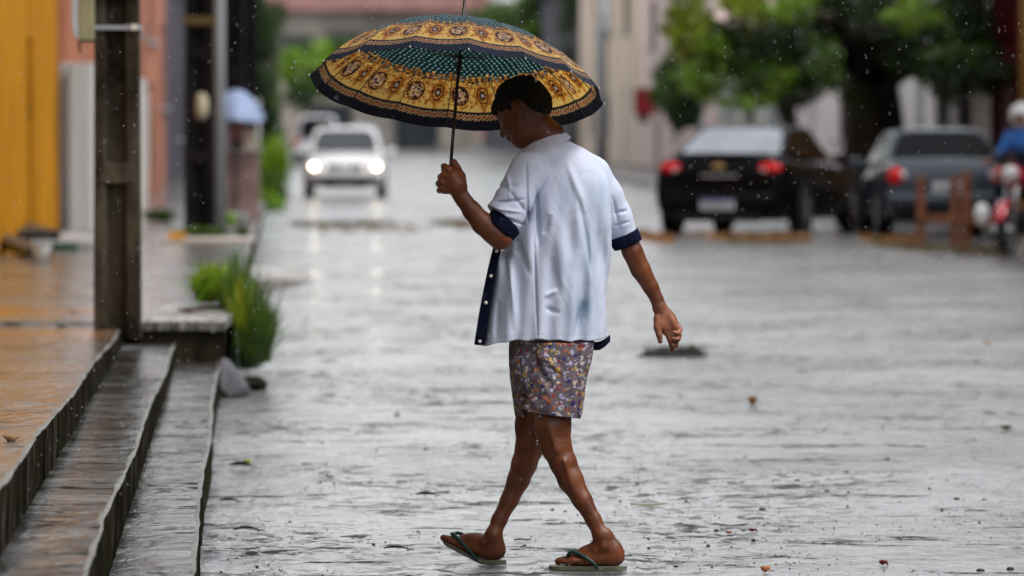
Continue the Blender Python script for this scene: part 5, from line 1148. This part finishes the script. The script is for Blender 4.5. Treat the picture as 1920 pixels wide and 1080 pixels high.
cp = GP(748, 271); S = dict(hatch); S['w'] = 2.0; S['cab'] = ((1.15, .98), (.55, 1.85), (-1.6, 1.87), (-1.82, .98)); dc, _ = car('dark car far off, right of the lit white hatchback', (cp.x, cp.y + 2, 0), R(90), paint('dark_blue', (.008, .010, .015), 0, .3, .1), S)
for s in (-1, 1): ell_part('tail_light', (-1.80, s * .66, .85), (.06, .08, .12), M['tail'], dc)
MB().box((-1.82, 0, .40), (.16, 1.4, .18)).build('rear_bumper', M['blackpl'], dc, True, .05)
cp = GP(908, 268); ec, _ = car('tiny red car at the far end of the street', (cp.x, cp.y + 2, 0), R(60), paint('red_paint', (.30, .02, .035), .1), dict(hatch))
for s in (-1, 1): ell_part('tail_light', (-1.80, s * .66, .85), (.06, .08, .12), M['tail'], ec)
# ---------------------------------------------------------------- wooden trestles
wood = flat('brown_painted_wood', (.17, .062, .030), .45, .35, 6, bump=.3, vec=(1, 1, .2)); wood2 = flat('red_brown_wood', (.12, .035, .028), .45, .35, 6, bump=.3, vec=(1, 1, .2))
def trestle(label, pxa, pxb, py0, py1, mat, railpy):
    Y = GY(py1); a, b = P(pxa, py1, Y), P(pxb, py1, Y); o = thing('wooden_trestle', label, 'trestle', ((a.x + b.x) / 2, Y, 0), 0, 'wooden trestles on the road'); w_ = (b.x - a.x) / 2; H_ = P(pxa, py0, Y).z
    for s in (-1, 1):
        for t_ in (0, .20): MB().box((0, 0, 0), (.085, .05, H_)).build('leg', mat, o, False, .006).location = (s * w_, t_, H_ / 2 - .0)
    for pyy in railpy:
        z = P(pxa, pyy, Y).z; MB().box((0, -.045, z), (2 * w_ + .12, .03, .10)).build('rail', mat, o, False, .005)
    for s in (-1, 1): MB().box((s * w_, .10, H_ * .55), (.04, .14, .07)).build('brace', mat, o, False, .004)
    return o
trestle('left brown wooden trestle standing on the road behind the leaf litter', 1727, 1790, 330, 462, wood, (410,))
trestle('right brown wooden trestle carrying a white rounded object', 1812, 1876, 322, 470, wood, (416,))
c = P(1841, 402, 66.6); rock('white_bag', c, (.10, .08, .15), flat('white_plastic', (.72, .72, .72), .35, .08, 8), 'white rounded bag leaning on the rail of the right trestle', 'bag', 41, rz=.4)
c = P(1864, 430, 66.4); rock('white_cup', c, (.045, .04, .06), flat('cup_plastic', (.5, .5, .5), .35, .08, 8), 'small pale lump below the white bag on the trestle', 'cup', 42)
# ---------------------------------------------------------------- motorcycle and rider at the right edge
RED = paint('red_fairing', (.42, .012, .03), .1, .25); mcP = GP(1925, 482); mc = thing('motorcycle', 'red motorcycle at the right edge of the picture', 'motorcycle', (mcP.x + .02, mcP.y + .65, 0), R(-112))
def mwheel(x, r_=.30):
    q = thing('wheel', None, None, (x, 0, r_)); [q.__delitem__(k) for k in ('label', 'category') if k in q.keys()]; q.parent = mc
    MB().lathe([(r_ * .78, -.035), (r_ * .92, -.05), (r_, -.02), (r_, .02), (r_ * .92, .05), (r_ * .78, .035), (r_ * .76, 0)], (0, 0, 0), 'Y', 36).build('tyre', M['rubber'], q, True)
    m = MB().lathe([(r_ * .80, -.03), (r_ * .80, .03), (r_ * .74, .03), (r_ * .74, -.03)], (0, 0, 0), 'Y', 36).lathe([(.01, -.06), (.05, -.06), (.05, .06), (.01, .06)], (0, 0, 0), 'Y', 16)
    for k in range(12):
        g_ = 2 * math.pi * k / 12; m.tube([(math.cos(g_) * .04, 0, math.sin(g_) * .04), (math.cos(g_ + .3) * r_ * .76, 0, math.sin(g_ + .3) * r_ * .76)], .004, 5)
    m.build('rim', M['rim'], q, True)
mwheel(.62); mwheel(-.62)
MB().tube([(.62, .06, .30), (.50, .06, .62), (.40, .05, .92)], .022, 8).build('fork', M['rim'], mc, True); MB().tube([(.62, -.06, .30), (.50, -.06, .62), (.40, -.05, .92)], .022, 8).build('fork', M['rim'], mc, True)
MB().tube([(.36, 0, .85), (.0, 0, .70), (-.30, 0, .62), (-.62, 0, .30)], [.05, .06, .05, .03], 8).build('frame', M['blackpl'], mc, True)
MB().box((0, 0, .38), (.40, .28, .30)).build('engine', M['steel'], mc, True, .05)
ell_part('fuel_tank', (.14, 0, .86), (.27, .15, .13), RED, mc); ell_part('seat', (-.32, 0, .82), (.38, .13, .07), M['blackpl'], mc); ell_part('tail_fairing', (-.62, 0, .80), (.22, .10, .08), RED, mc)
m = MB(); m.rings([[Vector((.62 + math.cos(a) * .335, y, .30 + math.sin(a) * .335)) for y in (-.07, .07)] for a in np.linspace(.3, 2.6, 14)], closed=False, cap=False); mg = m.build('front_mudguard', RED, mc, True); so_ = mg.modifiers.new('s', 'SOLIDIFY'); so_.thickness = .01
hlp = ell_part('headlight', (.50, 0, .92), (.09, .10, .10), M['clear'], mc); ell_part('fairing', (.40, 0, .90), (.14, .13, .13), RED, mc)
MB().tube([(.30, .36, 1.06), (.36, .18, 1.04), (.38, 0, .99), (.36, -.18, 1.04), (.30, -.36, 1.06)], .014, 8).build('handlebar', M['steel'], mc, True)
for s in (-1, 1):
    MB().tube([(.34, s * .26, 1.05), (.36, s * .30, 1.18)], .006, 6).build('mirror_stem', M['steel'], mc); ell_part('mirror', (.36, s * .31, 1.21), (.02, .06, .04), M['blackpl'], mc)
MB().tube([(.1, -.14, .24), (-.3, -.16, .26), (-.8, -.16, .34)], [.025, .035, .045], 10).build('exhaust', M['rim'], mc, True)
# rider
rx, ry = mc.location.x, mc.location.y; YR = ry
rd = thing('person', 'motorcycle rider in a blue jacket and white helmet at the right edge', 'person', (rx, ry, 0))
def mp(x, y, z): return np.array(mc.matrix_basis @ Vector((x, y, z))) if False else np.array(Matrix.Translation(mc.location) @ Matrix.Rotation(R(-112), 4, 'Z') @ Vector((x, y, z)))
def rider_field(h): return Field([rx - .8, ry - .6, .0], [rx + .8, ry + .6, 1.75], h)
F1 = rider_field(.012)
F1.chain([(mp(-.22, 0, .93), .13), (mp(-.16, 0, 1.10), .12), (mp(-.06, 0, 1.28), .13), (mp(-.02, 0, 1.38), .09), (mp(.02, 0, 1.46), .05)], k=.03); F1.ell(mp(.05, 0, 1.55), (.09, .08, .11), k=.02)
for s in (-1, 1):
    F1.chain([(mp(-.04, s * .17, 1.34), .055), (mp(.04, s * .26, 1.12), .045), (mp(.26, s * .32, 1.06), .032), (mp(.31, s * .34, 1.07), .028)], k=.02)
    for i in range(4): F1.chain([(mp(.32, s * (.30 + .022 * i), 1.08), .010), (mp(.355, s * (.30 + .022 * i), 1.06), .009), (mp(.35, s * (.30 + .022 * i), 1.035), .008)], k=.004)
    F1.chain([(mp(.31, s * .31, 1.05), .012), (mp(.31, s * .27, 1.035), .009)], k=.004)
    F1.chain([(mp(-.20, s * .12, .90), .085), (mp(.18, s * .20, .74), .062), (mp(.10, s * .22, .42), .045), (mp(.04, s * .22, .28), .035), (mp(.18, s * .22, .22), .03)], k=.02)
finish('body', F1, M['skin'], rd, lambda V: np.tile(np.array([[.20, .07, .03]]), (len(V), 1)), 1)
F2 = rider_field(.012); F2.chain([(mp(-.21, 0, .96), .15), (mp(-.16, 0, 1.12), .145), (mp(-.06, 0, 1.30), .155), (mp(-.02, 0, 1.39), .10)], k=.03)
for s in (-1, 1): F2.chain([(mp(-.05, s * .17, 1.34), .075), (mp(.04, s * .26, 1.12), .062), (mp(.22, s * .31, 1.07), .048)], k=.03)
bj = np.array([.03, .13, .42])
finish('jacket', F2, M['shirt'], rd, lambda V: np.where((V[:, 2] > 1.17)[:, None], bj, np.array([.012, .02, .04])) * np.ones((len(V), 1)), 1)
F3 = rider_field(.012)
for s in (-1, 1): F3.chain([(mp(-.20, s * .11, .91), .105), (mp(.18, s * .20, .75), .080), (mp(.10, s * .22, .44), .062), (mp(.05, s * .22, .30), .058)], k=.02)
finish('trousers', F3, M['navy'], rd, None, 1)
F4 = rider_field(.010); F4.ell(mp(.03, 0, 1.58), (.150, .135, .145), k=.01); F4.ell(mp(.16, 0, 1.53), (.08, .11, .055), k=.004, neg=True)
finish('helmet', F4, flat('helmet_white', (.45, .45, .44), .2, .05), rd, None, 1)
# ---------------------------------------------------------------- leaves and litter on the road
lf = [flat('dead_leaf', (.20, .10, .03), .35, .4, 30), flat('dark_leaf', (.020, .022, .010), .25, .4, 30), flat('yellow_leaf', (.48, .24, .03), .4, .3, 30), flat('red_leaf', (.13, .02, .012), .3, .3, 30)]
def leaf(px, py, L, mat, label, rz=None, curl=.25, name='fallen_leaf', wd=.38, group='single leaves on the road', hgt=0.0, z=0):
    g_ = random.Random(int(px * 7 + py)); c = GP(px, py, z); m = MB(); rs = []; n = 9
    for i in range(n):
        u = i / (n - 1); w_ = L * wd * math.sin(math.pi * min(.98, max(.03, u))) ** .8 / 1.0
        zc = .003 + curl * L * (u - .5) ** 2 * g_.uniform(.7, 1.2) + hgt * math.sin(math.pi * u)
        rs.append([Vector(((u - .5) * L, -w_, zc + .35 * w_ * curl * 2)), Vector(((u - .5) * L, -w_ * .5, zc + .004)), Vector(((u - .5) * L, 0, zc)), Vector(((u - .5) * L, w_ * .5, zc + .004)), Vector(((u - .5) * L, w_, zc + .35 * w_ * curl * 2))])
    m.rings(rs, closed=False, cap=False); m.tube([(L * .46, 0, .006), (L * .58, .004, .010), (L * .72, .012, .008)], [.0018, .0014, .001], 5)
    o = m.build(name, mat, None, True); o.location = c; o.rotation_euler = (0, 0, g_.uniform(-.6, .6) if rz is None else rz)
    so_ = o.modifiers.new('s', 'SOLIDIFY'); so_.thickness = .0012; return prop(o, label, 'leaf', group)
leaf(798, 934, .085, lf[1], 'dark curled leaf on the road left of the walking feet', .1, .5, hgt=.01)
leaf(742, 1036, .085, lf[1], 'dark olive leaf at the bottom, between steps and front foot', -.1, .4, hgt=.012)
leaf(460, 1000, .095, lf[1], 'dark green leaf on the road close to the lowest step', .05, .4, hgt=.012)
leaf(450, 881, .10, lf[1], 'blackish leaf beside the lowest step with pale sprig', .2, .6, hgt=.015)
leaf(462, 872, .05, flat('pale_sprig', (.30, .36, .08), .4, .2), 'small pale green leaf beside the blackish leaf', .8, 1.4)
leaf(1412, 762, .055, lf[0], 'brown folded leaf standing on the road right of the man', .4, 2.6, wd=.5, hgt=.0)
leaf(1851, 646, .05, lf[2], 'bright orange leaf on the far right of the road', .3, 1.2)
leaf(1832, 680, .05, lf[2], 'yellowish leaf just below the bright orange one', .9, 1.0)
leaf(1888, 808, .06, flat('olive_leaf', (.12, .10, .03), .4, .4), 'curled olive leaf at the right edge of the road', .2, 1.4)
leaf(1657, 1062, .030, lf[3], 'round dark red leaf at the bottom right of the road', .3, 1.4, wd=.55)
leaf(1436, 1076, .045, flat('orange_leaf', (.45, .18, .06), .4, .4), 'orange brown leaf cut by the bottom edge of the picture', .7, 1.6)
leaf(1411, 999, .030, lf[3], 'dark red leaf nearest the small litter cluster right of the feet', .2, 1.2)
leaf(1366, 1003, .026, flat('salmon_leaf', (.42, .20, .11), .4, .3), 'pale salmon leaf among the small litter cluster', .5, 1.2)
leaf(1210, 950, .11, flat('straw_leaf', (.16, .15, .03), .4, .4), 'thin yellow green stem leaf right of the rear calf', .02, .1, wd=.05)
leaf(1198, 886, .018, flat('tan_leaf', (.45, .22, .10), .4, .2), 'tiny orange leaf right of the rear knee', .4, .8)
leaf(977, 1017, .05, lf[1], 'small dark leaf lying between the two feet', .05, .2, hgt=.004)
leaf(20, 832, .05, flat('fawn_leaf', (.35, .22, .10), .4, .3), 'fawn leaf on the orange pavement at the left edge', .2, 1.6, z=.5)
leaf(114, 617, .05, lf[1], 'small black leaf on the orange pavement left of the nearest pole', .2, 1.0, z=.38)
leaf(352, 586, .13, lf[3], 'dark red leaf on the pale top of the concrete block', .2, .5, z=z1 + .016, group=None)
leaf(228, 716, .16, lf[1], 'blackish leaf on the upper step below the nearest pole', .5, .3, z=.30, group=None, wd=.25)
leaf(428, 945, .07, lf[1], 'dark weed leaf stuck at the foot of the lowest step', .0, .5, hgt=.01)
# clump of wet leaves behind the hanging hand
mc_ = GP(1262, 668); o = thing('leaf_clump', 'dark clump of wet mud and leaves on the road behind the hanging hand', 'leaf clump', mc_); m = MB(); rs = []
for i in range(9):
    a = math.pi * (i + .3) / 9.6; rs.append([Vector((-.235 * math.cos(a), .16 * math.sin(a) * math.cos(2 * math.pi * k / 12) * random.uniform(.8, 1.2), max(-.003, .045 * math.sin(a) * math.sin(2 * math.pi * k / 12) * random.uniform(.6, 1.4)))) for k in range(12)])
m.rings(rs); m.build('mud', flat('wet_mud', (.008, .007, .005), .5, .4, 20, bump=.6), o, True)
link('wet_leaves', leaves([((0, 0, .03), (.24, .16, .03), 1, 2), ((.12, -.05, .04), (.09, .08, .03), .4, 1)], 700, .013, [(.012, .016, .006)] * 3 + [(.03, .05, .01)], 77), M['leaf'], o)
# small pieces one can point at, thrown about the road
spots = [(1275, 742, .022), (1680, 744, .02), (1270, 822, .016), (1398, 858, .018), (1495, 902, .022), (1551, 922, .024), (1588, 886, .018), (1665, 862, .02), (1744, 918, .018), (1795, 937, .022), (1846, 938, .016), (1430, 957, .030), (1344, 997, .026), (1395, 996, .022), (1287, 942, .018),
         (1840, 1072, .03), (1896, 1070, .03), (1414, 1016, .02), (875, 626, .03), (573, 600, .045), (745, 779, .03), (797, 843, .028), (1195, 909, .018), (1590, 952, .012), (1217, 1030, .016), (1140, 915, .016), (1825, 744, .02), (543, 980, .016), (1060, 960, .014), (1268, 1064, .02), (1729, 762, .014), (1828, 826, .014), (1450, 903, .012), (600, 905, .014), (1216, 1012, .012)]
px_, py_, s0 = spots[0]
st0 = rock('pebble', GP(px_, py_), (.011, .010, .007), flat('pebble', (.03, .028, .026), .3, .4, 60), 'small dark pebble lying loose on the wet road', 'pebble', 51, 'small dark pebbles on the road')
for i, (a_, b_, c_) in enumerate(spots):
    o = st0 if i == 0 else st0.copy()
    if i: COL.objects.link(o)
    g_ = GP(a_, b_); o.location = (g_.x, g_.y, .002); k = c_ / .022; o.scale = (k * random.uniform(.8, 1.3), k * random.uniform(.8, 1.4), k * random.uniform(.6, 1.2)); o.rotation_euler = (0, 0, random.uniform(0, 6.28))
# fine grit: far too many to count
gg = np.random.default_rng(5); N = 5200
gy_ = 17.3 + 16 * gg.random(N) ** 1.5; clus = vnoise(gy_ * 2.2, gg.random(N) * 0, 0, 61)
gx_ = (gg.random(N) - .44) * gy_ * .186; ok = (vnoise(gx_ * 2.4, gy_ * 1.5, 0, 62) > -.25) & (gx_ > -.965 - .0462 * (gy_ - 17.3) + .06); gx_, gy_ = gx_[ok], gy_[ok]; N = len(gx_)
sz = gg.uniform(.0012, .0042, N) * (1 + 1.0 * (gg.random(N) > .97)); off = np.array([(1, 0, 0), (0, 1, 0), (-1, 0, 0), (0, -1, 0), (0, 0, .9), (0, 0, -.3)])
V = np.stack([gx_, gy_, np.full(N, .001)], 1)[:, None, :] + off[None] * sz[:, None, None] * gg.uniform(.6, 1.4, (N, 6, 1)); fc = np.array([(0, 1, 4), (1, 2, 4), (2, 3, 4), (3, 0, 4), (1, 0, 5), (2, 1, 5), (3, 2, 5), (0, 3, 5)])
me = npmesh(V.reshape(-1, 3), (np.arange(N)[:, None, None] * 6 + fc[None]).reshape(-1, 3)); prop(link('gravel', me, flat('grit', (.035, .030, .026), .35, .6, 60)), kind='stuff')
# drifts of orange wet leaves along the gutter line across the street
V = []; C_ = []
def drift(px0, px1, py0, py1, n, spread, colr, z=.008):
    t_ = gg.random(n); px = px0 + (px1 - px0) * t_; py = py0 + (py1 - py0) * t_ + gg.normal(0, spread, n)
    keep = vnoise(px * .05, py * .2, 0, 71) > -.35; px, py = px[keep], py[keep]; n = len(px)
    Y_ = CAMZ * FP / (py - 232); c = np.stack([(px - 960) / FP * Y_, Y_, z + gg.random(n) * .035], 1)
    u = gg.normal(size=(n, 3)); u[:, 2] *= .5; u /= np.linalg.norm(u, axis=1)[:, None]; v = np.cross(u, gg.normal(size=(n, 3))); v /= np.linalg.norm(v, axis=1)[:, None]; s = gg.uniform(.02, .045, (n, 1))
    V.append(np.stack([c - u * s, c + v * s * .6, c + u * s, c - v * s * .6], 1)); V[-1][..., 2] = np.maximum(V[-1][..., 2], .004)
    C_.append(np.repeat(np.array(colr) * gg.uniform(.5, 1.5, (n, 1, 1)), 4, 1))
OR, BRN = (.34, .12, .03), (.12, .065, .035)
drift(1200, 1330, 444, 466, 900, 3.5, OR); drift(1210, 1720, 446, 452, 2200, 3, OR); drift(1300, 1700, 452, 458, 700, 5, BRN); drift(1640, 1900, 462, 476, 900, 5, BRN); drift(540, 900, 424, 418, 900, 2.5, BRN); drift(600, 940, 434, 424, 300, 4, (.2, .10, .05)); drift(1100, 1220, 436, 444, 300, 3, BRN)
V = np.concatenate(V).reshape(-1, 3); C_ = np.concatenate(C_).reshape(-1, 3); me = npmesh(V, np.arange(len(V)).reshape(-1, 4)); colattr(me, C_); prop(link('leaf_litter', me, M['leaf']), kind='stuff')
# ---------------------------------------------------------------- falling rain: drops of water
N = 3800; Y_ = np.where(gg.random(N) < .8, 14 + 12 * gg.random(N), 26 + 40 * gg.random(N)); X_ = (gg.random(N) - .5) * Y_ * .19; Z_ = CAMZ + (gg.random(N) * 1080 - 850) / FP * Y_; Z_ = Z_[:]; ok = (Z_ > .05) & ~((np.hypot(X_ - UC.x, Y_ - UC.y - .05) < .62) & (Z_ < UC.z + .3))
X_, Y_, Z_ = X_[ok], Y_[ok], Z_[ok]; N = len(X_); s = gg.uniform(.0004, .00105, N)
ph = [(math.sin(a) * math.cos(b), math.sin(a) * math.sin(b), -math.cos(a)) for a in (math.pi / 4, math.pi / 2, 3 * math.pi / 4) for b in [2 * math.pi * k / 6 for k in range(6)]] + [(0, 0, -1), (0, 0, 1)]
fq = [(r_ * 6 + k, r_ * 6 + (k + 1) % 6, (r_ + 1) * 6 + (k + 1) % 6) for r_ in range(2) for k in range(6)] + [(r_ * 6 + k, (r_ + 1) * 6 + (k + 1) % 6, (r_ + 1) * 6 + k) for r_ in range(2) for k in range(6)] + [(k, 18, (k + 1) % 6) for k in range(6)] + [(12 + k, 12 + (k + 1) % 6, 19) for k in range(6)]
V = np.stack([X_, Y_, Z_], 1)[:, None, :] + np.array(ph)[None] * s[:, None, None] * np.array([1, 1, 2.6])
me = npmesh(V.reshape(-1, 3), (np.arange(N)[:, None, None] * 20 + np.array(fq)[None]).reshape(-1, 3))
t = NT('rain_water'); t.set(base=(.9, .93, 1), rough=.05, spec=1.0, ior=1.33); t.b.inputs['Transmission Weight'].default_value = .5; prop(link('rain', me, t.m, None, True), kind='stuff')
